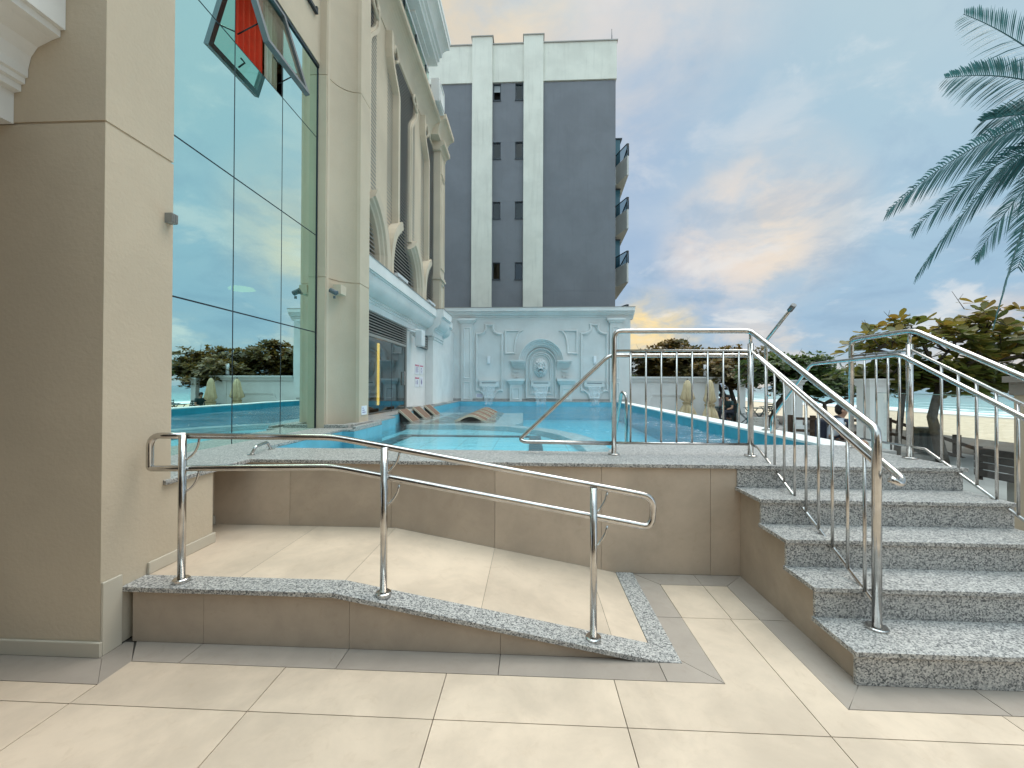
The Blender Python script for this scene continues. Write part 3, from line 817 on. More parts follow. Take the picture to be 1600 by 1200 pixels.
# ---------------- lower wing wall (pale blue grey)
WX = -3.5
m = MB()
m.box(-7, WX - .25, 6.69, 11.2, .0, 4.0); m.box(-7, WX, 11.06, 18.0, 0, 4.0); m.box(-7, WX, 6.69, 8.35, 3.2, 4.0); m.box(-7, WX, 8.35, 11.06, 3.2, 4.0)
m.build('wing_wall', bluewhite, hotel)
m = MB(); m.box(WX, -3.24, 13.05, 14.35, ZD, 3.12); m.box(WX, -3.21, 13.02, 14.38, 3.12, 3.2); m.box(WX, -3.18, 12.98, 14.42, 3.2, 3.27); m.box(WX, -3.42, 14.9, 16.6, ZD, 2.9)
m.build('pilaster', bluewhite, hotel, bevel=.008)
# glazed door with louver over it
m = MB(); m.box(WX - .10, WX + .01, 6.9, 11.05, 2.655, 2.72); m.box(WX - .10, WX + .012, 10.98, 11.055, ZD, 3.2); m.box(WX - .1, WX + .01, 6.9, 11.05, 3.185, 3.21)
fr_ = m.build('door_frame', alu, hotel)
m = MB()
for i in range(7):
    z = 2.745 + i * .064
    m.face([(WX + .005, 6.9, z), (WX + .005, 10.98, z), (WX - .07, 10.98, z + .055), (WX - .07, 6.9, z + .055)])
    m.face([(WX + .005, 6.9, z), (WX + .005, 10.98, z), (WX + .005, 10.98, z + .022), (WX + .005, 6.9, z + .022)])
m.build('louver', alu, hotel, recalc=False)
MB().box(WX - .12, WX - .1, 6.9, 10.98, 2.72, 3.18).build('louver_backing', darkvoid, hotel)
for a, b_ in ((7.0, 9.90), (9.915, 10.975)):
    MB().box(WX - .03, WX - .018, a, b_, ZD + .01, 2.65).build('glass_door', smoke, hotel)
MB().box(WX - .034, WX - .014, 9.898, 9.917, ZD, 2.65).build('door_stile', darkmetal, hotel)
h = MB(); h.tube([(WX - .0, 10.8, 1.6), (WX + .03, 10.8, 1.6), (WX + .03, 10.8, 1.95), (WX, 10.8, 1.95)], .012, .01); h.build('door_handle', chrome, hotel)
m = MB(); m.box(WX - .245, WX - .22, 6.9, 11.05, ZD, 2.7); m.build('lobby_backdrop', surface('lobby_wall', (.09, .10, .09), .5), hotel)
MB().box(WX - .21, WX - .17, 9.43, 9.49, 1.10, 2.6).build('light_strip', led, hotel)
# cornice of the low wing
def cornice_prof(x0, x1, zt):
    """x0 wall face, x1 outer face, returns polygon (x,z)"""
    w = x1 - x0
    return [(x0 - .3, zt), (x1, zt), (x1, zt - .24), (x1 - .035, zt - .245), (x1 - .035, zt - .275), (x1 - .06, zt - .28)] + \
        [(x1 - .06 - (w - .14) * (1 - math.cos(a)) , zt - .28 - .34 * math.sin(a)) for a in [R(9 * i) for i in range(1, 11)]] + \
        [(x0 + .08, zt - .66), (x0 + .05, zt - .665), (x0 + .05, zt - .72), (x0 + .03, zt - .725), (x0 + .03, zt - .86), (x0, zt - .87), (x0 - .3, zt - .87)]
m = MB()
m.prism(cornice_prof(WX, -3.10, 4.08), 6.69, 12.9, 'y'); m.prism(cornice_prof(-3.24, -2.87, 4.10), 12.9, 14.25, 'y'); m.prism(cornice_prof(WX, -3.10, 4.08), 14.25, 15.6, 'y')
m.build('lower_cornice', bluewhite, hotel)
m = MB(); m.box(-3.9, -3.09, 6.69, 12.9, 4.081, 4.10); m.box(-3.9, -2.86, 12.89, 14.26, 4.101, 4.12); m.box(-3.9, -3.09, 14.26, 15.6, 4.081, 4.1)
m.build('lead_flashing', alu, hotel)

# ---------------- upper wing: louvered keyhole bays
UX = -3.55; UB = -3.64
def keyhole(yc):
    """closed outline (y,z) of one opening, wide round foot, narrow shaft, flared head"""
    L_ = [(-1.15, 4.1), (-1.15, 4.55)]
    L_ += [(1.12 * math.cos(R(a)) , 4.55 + 1.05 * math.sin(R(a))) for a in range(172, 115, -8)]
    L_ += [(-.5, 5.62), (-.5, 9.0)]
    L_ += [(-.5 - .50 * (t_ * t_ * (3 - 2 * t_)), 9.0 + .8 * t_) for t_ in [i / 8 for i in range(1, 9)]]
    L_ += [(-1.0, 9.95), (-1.0, 10.2)]
    Rr = [(-y, z) for y, z in L_[::-1]]
    return [(yc + y, z) for y, z in L_], [(yc + y, z) for y, z in Rr]
bays = [7.72, 10.72, 13.72]
m = MB()
prev = None
# solid wall pieces between the openings
edges_l = []; 
for i, yc in enumerate(bays):
    Lh, Rh = keyhole(yc)
    edges_l.append((Lh, Rh))
def piece(left, right):
    poly = left + right
    m.prism(poly, UB, UX, 'x')
piece([(6.69, 4.1)], edges_l[0][0][0:1] + edges_l[0][0][1:] + [(6.69, 10.2)])
for i in range(2):
    # right side outline of bay i runs top -> bottom; left of bay i+1 bottom -> top
    piece(edges_l[i][1][::-1][::-1], edges_l[i + 1][0])
piece(edges_l[2][1], [(14.95, 4.1), (14.95, 10.2)])
m.box(UB, UX, 6.69, 14.94, 10.2, 10.3)
m.box(-7, -3.75, 6.69, 14.9, 4.0, 11.2)
m.build('upper_wing_wall', beige, hotel)
# mouldings that follow each opening
for bi, (Lh, Rh) in enumerate(edges_l):
    for side, path in ((0, Lh), (1, Rh)):
        if bi == 2 and side == 1: continue
        prof = [(.004, -.04), (.004, .08), (.04, .08), (.05, .12), (.10, .12), (.11, .15), (.18, .15), (.19, .17), (.30, .17), (.30, -.02)]
        if side == 1: prof = [(.004, -.04), (.004, .06), (.05, .06), (.06, .10), (.13, .10), (.13, -.02)]
        ringp = [(.004, -.06), (.004, .10), (.04, .12), (.07, .18), (.12, .19), (.14, .24), (.34, .25), (.34, -.02)]
        if side == 0: rp, vp = path[:10], path[9:]
        else: rp, vp = path[-10:], path[:-9]
        yc_ = bays[bi]; sg = -1 if side == 0 else 1
        vp = [(y, z) for y, z in vp if z > 5.7 or abs(abs(y - yc_) - .5) > .02]
        vp = ([(yc_ + sg * .5, 5.72)] + vp) if side == 0 else (vp + [(yc_ + sg * .5, 5.72)])
        mm = MB(); mm.sweep(vp, prof, plane='yz', at=UX); mm.build('window_surround', beige_trim, hotel)
        mm = MB(); mm.sweep(rp, ringp, plane='yz', at=UX); mm.build('arch_ring', beige_trim, hotel)
for yc in bays:
    mm = MB(); 
    z = 4.12
    while z < 10.15:
        w = 1.15
        mm.face([(UB + .10, yc - w, z), (UB + .10, yc + w, z), (UB + .02, yc + w, z + .07), (UB + .02, yc - w, z + .07)])
        mm.face([(UB + .10, yc - w, z), (UB + .10, yc + w, z), (UB + .10, yc + w, z + .026), (UB + .10, yc - w, z + .026)])
        z += .092
    mm.build('louver_screen', alu, hotel, recalc=False)
    MB().box(UB - .02, UB + .005, yc - 1.2, yc + 1.2, 4.1, 10.2).build('louver_backing', darkvoid, hotel)
    # small keystone scroll over the shaft
    mm = MB()
    for s_ in (-1, 1):
        path = [(UX + .12, yc + s_ * .93, 9.72)]
        for q in range(9):
            a = R(200 - q * 30); rad = .20 - q * .014
            path.append((UX + .10, yc + s_ * (.86 + rad * math.cos(a) * 1), 10.0 + rad * math.sin(a)))
        mm.tube(path, .038, n=8); mm.build('scroll', beige_trim, hotel); mm = MB()
# end pilaster with sunk panels
m = MB(); m.box(-3.9, -3.30, 14.22, 14.95, 4.1, 10.3)
for z0, z1 in ((4.3, 5.3), (5.9, 9.2), (9.35, 10.15)):
    m.sweep([(14.33, z0), (14.84, z0), (14.84, z1), (14.33, z1)][::-1], [(0, 0), (0, .03), (.03, .03), (.03, 0)], True, 'yz', -3.30)
m.box(-3.9, -3.24, 14.16, 15.0, 5.45, 5.52); m.box(-3.9, -3.27, 14.19, 14.97, 5.52, 5.6)
m.build('end_pilaster', beige_trim, hotel)
# plain end wall of the wing toward the far side
MB().box(-7, -3.48, 14.6, 14.94, 4.0, 11.2).build('end_wall', beige, hotel)
def cove(x0, x1, z0, z1):
    return [(x0 - .4, z0), (x0, z0), (x0, z0 + .06)] + [(x0 + (x1 - x0 - .04) * (1 - math.cos(R(a))), z0 + .06 + (z1 - z0 - .22) * math.sin(R(a))) for a in range(0, 91, 10)] + [(x1, z1 - .14), (x1, z1), (x0 - .4, z1)]
m = MB(); m.prism(cove(UX + .02, -3.17, 10.22, 10.95), 6.69, 13.7, 'y'); m.prism(cove(-3.26, -2.98, 10.40, 11.10), 13.7, 15.1, 'y')
m.prism(cove(-3.28, -3.12, 10.1, 10.42), 14.1, 15.05, 'y')
m.build('upper_cornice', beige_trim, hotel)
# balcony glass, rail and added white bar on top
m = MB(); m.box(-3.3, -3.27, 6.69, 12.4, 10.95, 11.5); m.build('balcony_glass', clear, hotel)
m = MB(); m.box(-3.31, -3.25, 6.69, 12.4, 11.5, 11.58); m.build('sky_strip_band', flat('sky_strip_white', (.85, .85, .85), .4), hotel)  # white bar imitating the bright strip of sky above the glass
m = MB(); m.box(-3.32, -3.05, 12.9, 13.65, 11.0, 11.75)
m.sweep([(13.0, 11.1), (13.55, 11.1), (13.55, 11.65), (13.0, 11.65)][::-1], [(0, 0), (0, .03), (.04, .03), (.04, 0)], True, 'yz', -3.05); m.build('roof_pedestal', bluewhite, hotel)
m = MB(); m.box(-3.32, -3.22, 6.69, 13.6, 10.95, 10.99)
for i in range(6): m.box(-3.31, -3.25, 6.8 + i * 1.05, 6.84 + i * 1.05, 10.99, 11.5)
m.build('balcony_rail', darkmetal, hotel)
# roof eave with coffered soffit
m = MB()
m.prism([(-7, 11.72), (-2.98, 11.72), (-2.98, 11.84), (-2.92, 11.85), (-2.92, 11.97), (-2.84, 11.98), (-2.84, 12.02)] + [(-2.84 + .20 * (1 - math.cos(R(a_))), 12.02 + .18 * math.sin(R(a_))) for a_ in range(15, 91, 15)] + [(-2.60, 12.20), (-2.60, 12.36), (-2.57, 12.37), (-2.57, 12.5), (-7, 12.8)], 5.6, 12.4, 'y')
for y_ in (6.9, 8.7, 10.5): m.box(-4.4, -3.15, y_, y_ + 1.5, 11.66, 11.719)
m.build('roof_eave', whitep, hotel)
m = MB(); m.box(-7, -4.6, 6.69, 12.0, 11.21, 11.719); m.build('penthouse_wall', beige, hotel)
m = MB(); m.box(-7, -4.6, 6.69, 12.0, 11.2, 11.21); m.build('roof_slab', alu, hotel)

# letters on the wall above the glass (only their feet reach into the picture)
t = thing('wall_lettering', 'dark metal raised letters on the beige wall above the glass front', 'sign', (-3.2, 5, 7.1))
lm = MB(); lx0, lx1 = GX + .031, GX + .075; zb = 7.12
def lbox(mm, y0, y1, z0, z1): mm.box(lx0, lx1, y0, y1, z0, z1)
lm.box(lx0, lx1, 5.12, 5.17, zb, zb + .5)
for z in (zb, zb + .225, zb + .45): lm.box(lx0 , lx1 + .001, 5.17, 5.41, z, z + .05)
lm.build('letter', darkmetal, t)
lm = MB(); lm.box(lx0, lx1, 5.50, 5.55, zb, zb + .5); lm.box(lx0, lx1 + .001, 5.55, 5.76, zb, zb + .05); lm.box(lx0, lx1, 5.73, 5.76, zb + .05, zb + .10)
lm.build('letter', darkmetal, t)

# things fixed on the hotel walls
t = thing('flood_light', 'small grey flood light on a square white plate, on the curved beige pilaster', 'light', (-2.95, 6.2, 3.0))
def at(x, y, ax, v):
    dd = fw + rt * ((x - 800) / F) - up * ((y - 600) / F); i = 'xyz'.index(ax); o = Vector((0, 0, 1.56)); return o + dd * ((v - o[i]) / dd[i])
q = at(529, 462, 'y', 6.02)
MB().box(q.x - .08, q.x + .045, q.y - .02, q.y + .16, q.z + .03, q.z + .17).build('mounting_plate', beige_trim, t)
mm = MB(); mm.tube([(q.x, q.y - .03, q.z + .03), (q.x, q.y - .14, q.z + .03)], .022, n=8); mm.build('arm', alu, t)
mm = MB(); mm.tube([(q.x - .05, q.y - .16, q.z + .05), (q.x + .05, q.y - .16, q.z + .0)], .038, n=12); mm.box(q.x + .0, q.x + .03, q.y - .17, q.y - .15, q.z - .08, q.z - .04); mm.build('lamp_head', flat('lamp_grey', (.12, .15, .17), .4), t)
t = thing('wall_sensor', 'small ribbed grey wall lamp at the edge of the beige column beside the mirror glass', 'lamp', (-2.47, 2.6, 2.7))
q = at(268, 341, 'x', -2.44)
mm = MB(); mm.box(q.x - .03, q.x + .02, q.y - .02, q.y + .025, q.z - .035, q.z + .03)
for i in range(4): mm.box(q.x + .021, q.x + .025, q.y - .018 + i * .012, q.y - .012 + i * .012, q.z - .03, q.z + .025)
mm.build('lamp_body', flat('sensor_grey', (.25, .26, .25), .5), t)
pinks = flat('sign_magenta', (.55, .05, .12)); signw = flat('sign_white', (.76, .76, .80), .4); signlines = flat('sign_print', (.30, .26, .42))
def sign(x0, x1, y0, y1, kind, label):
    """notice board on the wing wall, given by its four picture edges on plane x = WX"""
    a = at(x0, y0, 'x', WX + .01); b_ = at(x1, y1, 'x', WX + .01)
    ya, yb = sorted((a.y, b_.y)); z1 = a.z; z0 = b_.z + (0)
    tt = thing('notice_sign', label, 'sign', (WX, ya, z0), 'notices on the wing wall')
    MB().box(WX + .001, WX + .012, ya, yb, z0, z1).build('board', signw, tt)
    X = WX + .0125; w = yb - ya; hgt = z1 - z0
    mm = MB()
    if kind != 'plain':
        mm.box(X, X + .002, ya + .01, yb - .01, z1 - .22 * hgt, z1 - .02); mm.build('header', pinks, tt); mm = MB()
        for i in range(4):
            mm.box(X + .0022, X + .003, ya + w * (.16 + .19 * i), ya + w * (.27 + .19 * i), z1 - .15 * hgt, z1 - .08 * hgt)
        mm.build('header_text', signw, tt); mm = MB()
    if kind == 'text':
        for i in range(6): mm.box(X, X + .001, ya + w * .15, yb - w * (.15 + .1 * (i % 2)), z1 - hgt * (.36 + .09 * i), z1 - hgt * (.32 + .09 * i))
    elif kind == 'figure':
        mm.box(X, X + .001, ya + w * .5, ya + w * .68, z0 + hgt * .25, z0 + hgt * .5); mm.prism([(ya + w * (.59 + .08 * math.cos(q_)), z0 + hgt * .57 + w * .08 * math.sin(q_)) for q_ in [i * math.pi / 5 for i in range(10)]], X, X + .001, 'x')
        for i in range(3): mm.box(X, X + .001, ya + w * .12, ya + w * .4, z0 + hgt * (.3 + .1 * i), z0 + hgt * (.33 + .1 * i))
    elif kind == 'split':
        mm.box(X, X + .001, ya + .01, yb - .01, z0 + hgt * .38, z0 + hgt * .40)
        mm.box(X, X + .001, ya + w * .3, ya + w * .6, z0 + hgt * .5, z0 + hgt * .62); mm.box(X, X + .001, ya + w * .3, ya + w * .7, z0 + hgt * .2, z0 + hgt * .28)
    else:
        mm.box(X, X + .001, ya + w * .2, yb - w * .2, z1 - hgt * .26, z1 - hgt * .22)
        mm.prism([(ya + w * (.5 + .2 * math.cos(q_)), z0 + hgt * .45 + w * .2 * math.sin(q_)) for q_ in [i * math.pi / 6 for i in range(12)]], X, X + .001, 'x')
    mm.build('print', signlines, tt)
sign(648.5, 654.5, 568, 585, 'text', 'upper left white notice with a pink header and lines of text')
sign(655.8, 661.0, 569.3, 585, 'split', 'upper right white notice with a pink header and two stacked pictures')
sign(648.5, 654.5, 588, 604.5, 'figure', 'lower left white notice with a pink header and a small figure')
sign(655.8, 661.0, 588.5, 604, 'plain', 'lower right white notice without any pink header')
q = at(569, 641, 'x', -2.77)
t = thing('depth_sign', 'small white plate with blue print low on the side of the beige pilaster', 'sign', (q.x, q.y, q.z))
MB().box(-2.774, -2.766, q.y - .11, q.y + .10, q.z - .075, q.z + .075).build('plate', signw, t)
mm = MB()
for i in range(3): mm.box(-2.7655, -2.765, q.y - .08, q.y - .03 + .04 * i, q.z + .03 - i * .035, q.z + .045 - i * .035)
mm.build('print', signlines, t)
t = thing('air_vent', 'small louvered vent box high on the blue grey wall behind a white lamp', 'vent', (WX, 12.3, 2.8))
a = at(652, 531, 'x', WX + .03); b_ = at(667, 546, 'x', WX + .03)
MB().box(WX, WX + .07, a.y, b_.y, b_.z - .02, b_.z + .42).build('vent_box', darkmetal, t)
mm = MB()
for i in range(5): mm.box(WX + .071, WX + .09, a.y + .02, b_.y - .02, b_.z + i * .08, b_.z + .045 + i * .08)
mm.build('slats', alu, t)
t = thing('wall_speaker', 'white box lamp on a swivel arm in front of the wall vent', 'lamp', (WX, 12, 3.0))
q = at(657, 528, 'x', -3.2)
MB().box(q.x - .12, q.x + .10, q.y - .18, q.y + .15, q.z - .25, q.z + .22).build('housing', flat('lamp_white', (.7, .72, .72), .4), t, bevel=.03)
mm = MB(); mm.tube([(WX, q.y - .3, q.z + .2), (q.x - .1, q.y - .2, q.z + .15)], .03, n=8); mm.build('arm', flat('lamp_white2', (.7, .72, .72), .4), t)
t = thing('bracket_lamp', 'small white round lamp on the blue grey wall above the glass door corner', 'lamp', (WX, 11.5, 3.0))
q = at(648, 520, 'x', -3.38)
mm = MB(); mm.tube([(WX, q.y, q.z), (q.x + .0, q.y, q.z)], .035, n=8); mm.build('arm', flat('lamp_w3', (.7, .72, .72), .4), t)
mm = MB(); mm.lathe([(.02, q.z + .12), (.09, q.z + .10), (.12, q.z), (.10, q.z - .09), (.05, q.z - .12)], (q.x + .04, q.y), 14, smooth=True); mm.build('shade', flat('lamp_w4', (.7, .72, .72), .4), t)
for x_, y_ in ((611, 362),): pass
for nm, yy, lab in (('near', 9.2, 'slim white linear floodlight on the cornice under the nearer scrolled arch'), ('far', 12.1, 'slim white linear floodlight on the cornice under the farther scrolled arch')):
    t = thing('linear_floodlight', lab, 'light', (-3.2, yy, 4.12), 'floodlights on the wing cornice')
    MB().box(-3.22, -3.12, yy, yy + .75, 4.16, 4.24).build('housing', flat('fl_white_' + nm, (.66, .68, .70), .35), t, bevel=.01)
    MB().box(-3.20, -3.14, yy + .1, yy + .14, 4.10, 4.16).build('foot', darkmetal, t); MB().box(-3.20, -3.14, yy + .6, yy + .64, 4.10, 4.16).build('foot', darkmetal, t)
t = thing('ceiling_lamp', 'warm glowing ceiling lamp inside the lobby behind the mirror glass', 'lamp', (-4.2, 4.7, 3.4))
q = at(378, 453, 'x', -4.4)
mm = MB(); mm.lathe([(.02, q.z + .05), (.16, q.z + .03), (.18, q.z), (.02, q.z - .02)], (q.x, q.y), 20); mm.build('shade', lamp_white, t)

# ================================================================== FOUNTAIN WALL at the far end
FY = 17.9
fw_ = thing('fountain_wall', 'pale blue grey classical wall with arch, lion mask niche and three water spouts at the pool end', 'wall', (.45, FY, 0))
m = MB(); m.box(-3.62, 4.44, FY, FY + .5, 0, 4.62); m.build('wall_body', bluegrey, fw_)
def cor(y0, h0):
    return [(FY + .3, h0), (y0 + .30, h0), (y0 + .30, h0 + .08), (y0 + .24, h0 + .09), (y0 + .24, h0 + .15), (y0 + .16, h0 + .17), (y0 + .06, h0 + .27), (y0 + .06, h0 + .31), (y0 , h0 + .32), (y0, h0 + .47), (FY + .5, h0 + .47)]
m = MB(); m.prism(cor(FY - .32, 4.60), -3.9, 4.56, 'x'); m.build('cornice', bluegrey, fw_)
MB().box(-3.95, 4.58, FY - .33, FY + .55, 5.071, 5.10).build('flashing', alu, fw_)
MB().box(-3.5, 4.29, FY - .03, FY, ZD, ZD + .10).build('base_course', gran, fw_)
rib = [(-.04, -.01), (-.04, .055), (-.015, .08), (.015, .08), (.04, .055), (.04, -.01)]
def frame(mm, pts, prof=rib, closed=True, y=FY): mm.sweep(pts, prof, closed, 'xz', y)
def capital(mm, x0, x1, z0, z1, d0, d1):
    """block that widens upward: x half offset d1, depth d0..d1"""
    steps = [(0, 0), (.06, .25), (.16, .5), (.45, .75), (.8, .95), (.8, 1.0)]
    w = z1 - z0; e = d1
    prof = [(0, 0), (.25, .0), (.30, .35), (.62, .8), (.68, 1.0), (1.0, 1.0)]
    for (a, p), (b_, q) in zip(prof, prof[1:]):
        if b_ == a: continue
        for k_ in range(1):
            zz0, zz1 = z0 + w * a, z0 + w * b_
            v = []
            for zz, pp_ in ((zz0, p), (zz1, q)):
                ee = e * pp_; dd = d0 + e * pp_
                v.append([mm.b.verts.new(c) for c in ((x0 - ee, FY, zz), (x0 - ee, FY - dd, zz), (x1 + ee, FY - dd, zz), (x1 + ee, FY, zz))])
            for i in range(3): mm.b.faces.new((v[0][i], v[0][i + 1], v[1][i + 1], v[1][i]))
            mm.b.faces.new(v[1]); mm.b.faces.new(v[0][::-1])
for x0 in (-3.13, 3.52):
    m = MB(); x1 = x0 + .51
    m.box(x0, x1, FY - .12, FY, ZD, 4.36)
    capital(m, x0, x1, 4.34, 4.62, .125, .15)
    frame(m, [(x0 + .12, 1.95), (x1 - .12, 1.95), (x1 - .12, 4.2), (x0 + .12, 4.2)], [(-.03, 0), (-.03, .025), (.0, .035), (.03, .0)], True, FY - .12)
    frame(m, [(x0 + .12, 1.02), (x1 - .12, 1.02), (x1 - .12, 1.75), (x0 + .12, 1.75)], [(-.03, 0), (-.03, .025), (.0, .035), (.03, .0)], True, FY - .12)
    m.box(x0 - .02, x1 + .02, FY - .135, FY, 1.82, 1.87)
    m.build('pilaster', bluegrey, fw_)
for cx in (-1.87, 3.0 - .16):
    hw = .57 if cx < 0 else .57
    top = [(cx - hw, 3.93)] + [(cx - hw + .06 + .36 * math.sin(R(a)), 3.93 + .26 * (1 - math.cos(R(a)))) for a in range(10, 91, 20)] + [(cx - .16, 4.34), (cx + .16, 4.34)] + \
        [(cx + hw - .06 - .36 * math.sin(R(a)), 3.93 + .26 * (1 - math.cos(R(a)))) for a in range(90, 9, -20)] + [(cx + hw, 3.93)]
    bot = [(cx + hw, 1.40)] + [(cx + .20 + .30 * math.cos(R(a)) , 1.08 + .30 * math.sin(R(a))) for a in (90, 75, 60)] * 0 + [(cx + hw - .1, 1.42), (cx + .36, 1.36), (cx + .26, 1.24), (cx + .20, 1.08), (cx - .20, 1.08), (cx - .26, 1.24), (cx - .36, 1.36), (cx - hw + .1, 1.42), (cx - hw, 1.40)]
    m = MB(); frame(m, top + bot, [(-.06, -.01), (-.06, .05), (-.03, .05), (-.015, .10), (.03, .10), (.055, .05), (.055, -.01)]); m.build('wall_panel', bluegrey, fw_)
AX, AZ = .46, 2.62
for s_ in (-1, 1):
    m = MB(); xo = AX + s_ * 1.60; xt = AX + s_ * .88; xb_ = AX + s_ * 1.20
    curve = [(AX + s_ * (.88 + .32 * math.sin(R(a)) ), 4.08 - 1.0 * (1 - math.cos(R(a)))) for a in range(0, 91, 10)]
    frame(m, [(xo, 4.08), (xo, 3.06)] + curve[::-1], rib); m.build('wall_panel', bluegrey, fw_)
# arch archivolt
m = MB()
path = [(AX + 1.38, AZ - .02)] + [(AX + 1.0 , AZ - .02)] * 0
arch = arc(AX, AZ, .80, 0, 180, 28, .86)
m.sweep(arch, [(-.22, 0), (-.22, .36), (-.17, .36), (-.165, .30), (-.10, .29), (-.09, .23), (-.03, .22), (-.02, .16), (.06, .15), (.07, .09), (.12, .09), (.12, 0)], False, 'xz', FY)
m.build('arch', bluegrey, fw_)
for s_ in (-1, 1):
    m = MB(); a, b_ = sorted((AX + s_ * .70, AX + s_ * 1.38))
    for i, (z0, z1, d) in enumerate(((2.38, 2.46, .08), (2.46, 2.53, .15), (2.53, 2.62, .23), (2.62, 2.68, .32), (2.68, 2.74, .37))):
        e = -.04 * (4 - i)
        xa, xb2 = (a - e, b_) if s_ < 0 else (a, b_ + e)
        m.box(xa, xb2, FY - d, FY, z0, z1 - (.0 if i < 4 else 0))
    m.build('arch_impost', bluegrey, fw_)
    xc = AX + s_ * 1.10
    m = MB(); m.box(xc - .17, xc + .17, FY - .09, FY, 2.27, 2.31); m.box(xc - .13, xc + .13, FY - .07, FY, 2.21, 2.27); m.box(xc - .16, xc + .16, FY - .08, FY, 2.08, 2.11); m.box(xc - .13, xc + .13, FY - .055, FY, 1.96, 2.08 - .001)
    m.tube([(xc, FY - .06, 2.06), (xc + .03, FY - .07, 2.03), (xc - .01, FY - .07, 2.0), (xc + .02, FY - .06, 1.98)], .015, n=6)
    m.build('bracket', bluegrey, fw_)
    xc = AX + s_ * 1.12
    m = MB(); m.box(xc - .27, xc + .27, FY - .17, FY, ZD, 1.62); capital(m, xc - .27, xc + .27, 1.58, 1.93, .175, .14)
    frame(m, [(xc - .15, 1.02), (xc + .15, 1.02), (xc + .15, 1.48), (xc - .15, 1.48)], [(-.03, 0), (-.03, .025), (.0, .035), (.03, .0)], True, FY - .17)
    m.build('pedestal', bluegrey, fw_)
# niche frames
for rr, d, zb in ((.66, .12, 1.06), (.49, .09, 1.26), (.42, .07, 1.30)):
    m = MB(); cx = AX
    m.sweep([(cx + rr, zb)] + arc(cx, AZ - .06, rr, 0, 180, 26, rr * 1.07) + [(cx - rr, zb)], [(-.035, -.01), (-.035, d * .7), (-.01, d), (.02, d), (.035, d * .4), (.035, -.01)], True, 'xz', FY)
    m.build('niche_moulding', bluegrey, fw_)
# spouts
for cx, zt in ((-1.86, 1.83), (AX + .0, 1.83), (2.83, 1.83)):
    m = MB(); m.box(cx - .44, cx + .44, FY - .16, FY, zt - .27, zt - .02); m.box(cx - .46, cx + .46, FY - .18, FY, zt - .02, zt + .015)
    sp = m.build('water_spout', bluegrey, fw_)
    MB().box(cx - .33, cx + .33, FY - .163, FY - .158, zt - .12, zt - .085).build('slot', surface('slot_shadow_steel', (.10, .13, .14), .5), sp)
# lion mask (hangs on the wall)
def lion():
    t = thing('lion_mask', 'white sculpted lion head relief with open mouth inside the arched niche', 'sculpture', (AX - .02, FY, 2.42))
    cx, cy, cz = AX - .02, FY - .06, 2.44
    def blob(mm, x, y, z, rx, ry, rz, n=10, rot=None):
        ret = bmesh.ops.create_uvsphere(mm.b, u_segments=n + 4, v_segments=n, radius=1)
        Mx = Matrix.Translation((x, y, z)) @ (rot or Matrix()) @ Matrix.Diagonal((rx, ry, rz, 1))
        bmesh.ops.transform(mm.b, matrix=Mx, verts=ret['verts'])
        for v in ret['verts']:
            for f in v.link_faces: f.smooth = True
    mm = MB(); rl = random.Random(4)
    blob(mm, cx, cy + .02, cz - .03, .33, .12, .42)
    def lock(a, r0, r1, d0, w, curl):
        P = []
        for k_ in range(6):
            u = k_ / 5; rad = r0 + (r1 - r0) * u; aa = a + curl * u * u
            P.append((cx + math.sin(aa) * rad * .86, cy - d0 * (1 - u * .75), cz - .03 + math.cos(aa) * rad * 1.2))
        mm.tube(P, w, n=6, r1=w * .35)
    for ring, (r0, r1, cnt, d0, w) in enumerate(((.22, .37, 22, .08, .036), (.17, .30, 18, .13, .036), (.12, .22, 12, .17, .032))):
        for i in range(cnt):
            lock(2 * math.pi * (i + .5 * (ring % 2)) / cnt + rl.uniform(-.08, .08), r0, r1, d0 + .02, w, rl.choice((-1, 1)) * rl.uniform(.05, .3))
    mm.build('mane', lionm, t)
    mm = MB()
    blob(mm, cx, cy - .13, cz + .05, .15, .11, .19)
    for s_ in (-1, 1):
        blob(mm, cx + s_ * .075, cy - .235, cz + .125, .07, .04, .028, 8, Matrix.Rotation(s_ * .45, 4, 'Y'))
        blob(mm, cx + s_ * .10, cy - .20, cz + .02, .055, .05, .06)
        blob(mm, cx + s_ * .05, cy - .27, cz - .065, .062, .055, .045)
        blob(mm, cx + s_ * .16, cy - .14, cz + .20, .045, .05, .05)
    blob(mm, cx, cy - .25, cz + .05, .036, .055, .11); blob(mm, cx, cy - .31, cz - .03, .052, .03, .026)
    blob(mm, cx, cy - .23, cz + .19, .09, .06, .05); blob(mm, cx, cy - .21, cz - .19, .07, .06, .05)
    mm.build('face', lionm, t)
    mm = MB()
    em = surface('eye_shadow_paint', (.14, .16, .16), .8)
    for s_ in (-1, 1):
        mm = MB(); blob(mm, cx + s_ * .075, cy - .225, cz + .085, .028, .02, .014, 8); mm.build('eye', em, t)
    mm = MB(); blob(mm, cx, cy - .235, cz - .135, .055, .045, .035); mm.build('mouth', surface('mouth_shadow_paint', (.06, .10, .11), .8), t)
lion()
for cx, lab in ((-1.89, 'small white box sconce on the left moulded panel of the fountain wall'), (2.86, 'small white box sconce on the right moulded panel of the fountain wall, behind the rail')):
    t = thing('wall_sconce', lab, 'lamp', (cx, FY, 2.7), 'sconces on the fountain wall')
    MB().box(cx - .065, cx + .065, FY - .11, FY, 2.60, 2.94).build('lamp_body', flat('sconce_white', (.74, .76, .78), .4), t, bevel=.012)
    MB().box(cx - .04, cx + .04, FY - .116, FY - .109, 2.66, 2.88).build('lens', flat('sconce_lens', (.8, .82, .84), .2), t)
t = thing('depth_sign', 'small white plate with blue print at the foot of the fountain wall', 'sign', (-2.3, FY, 1.1))
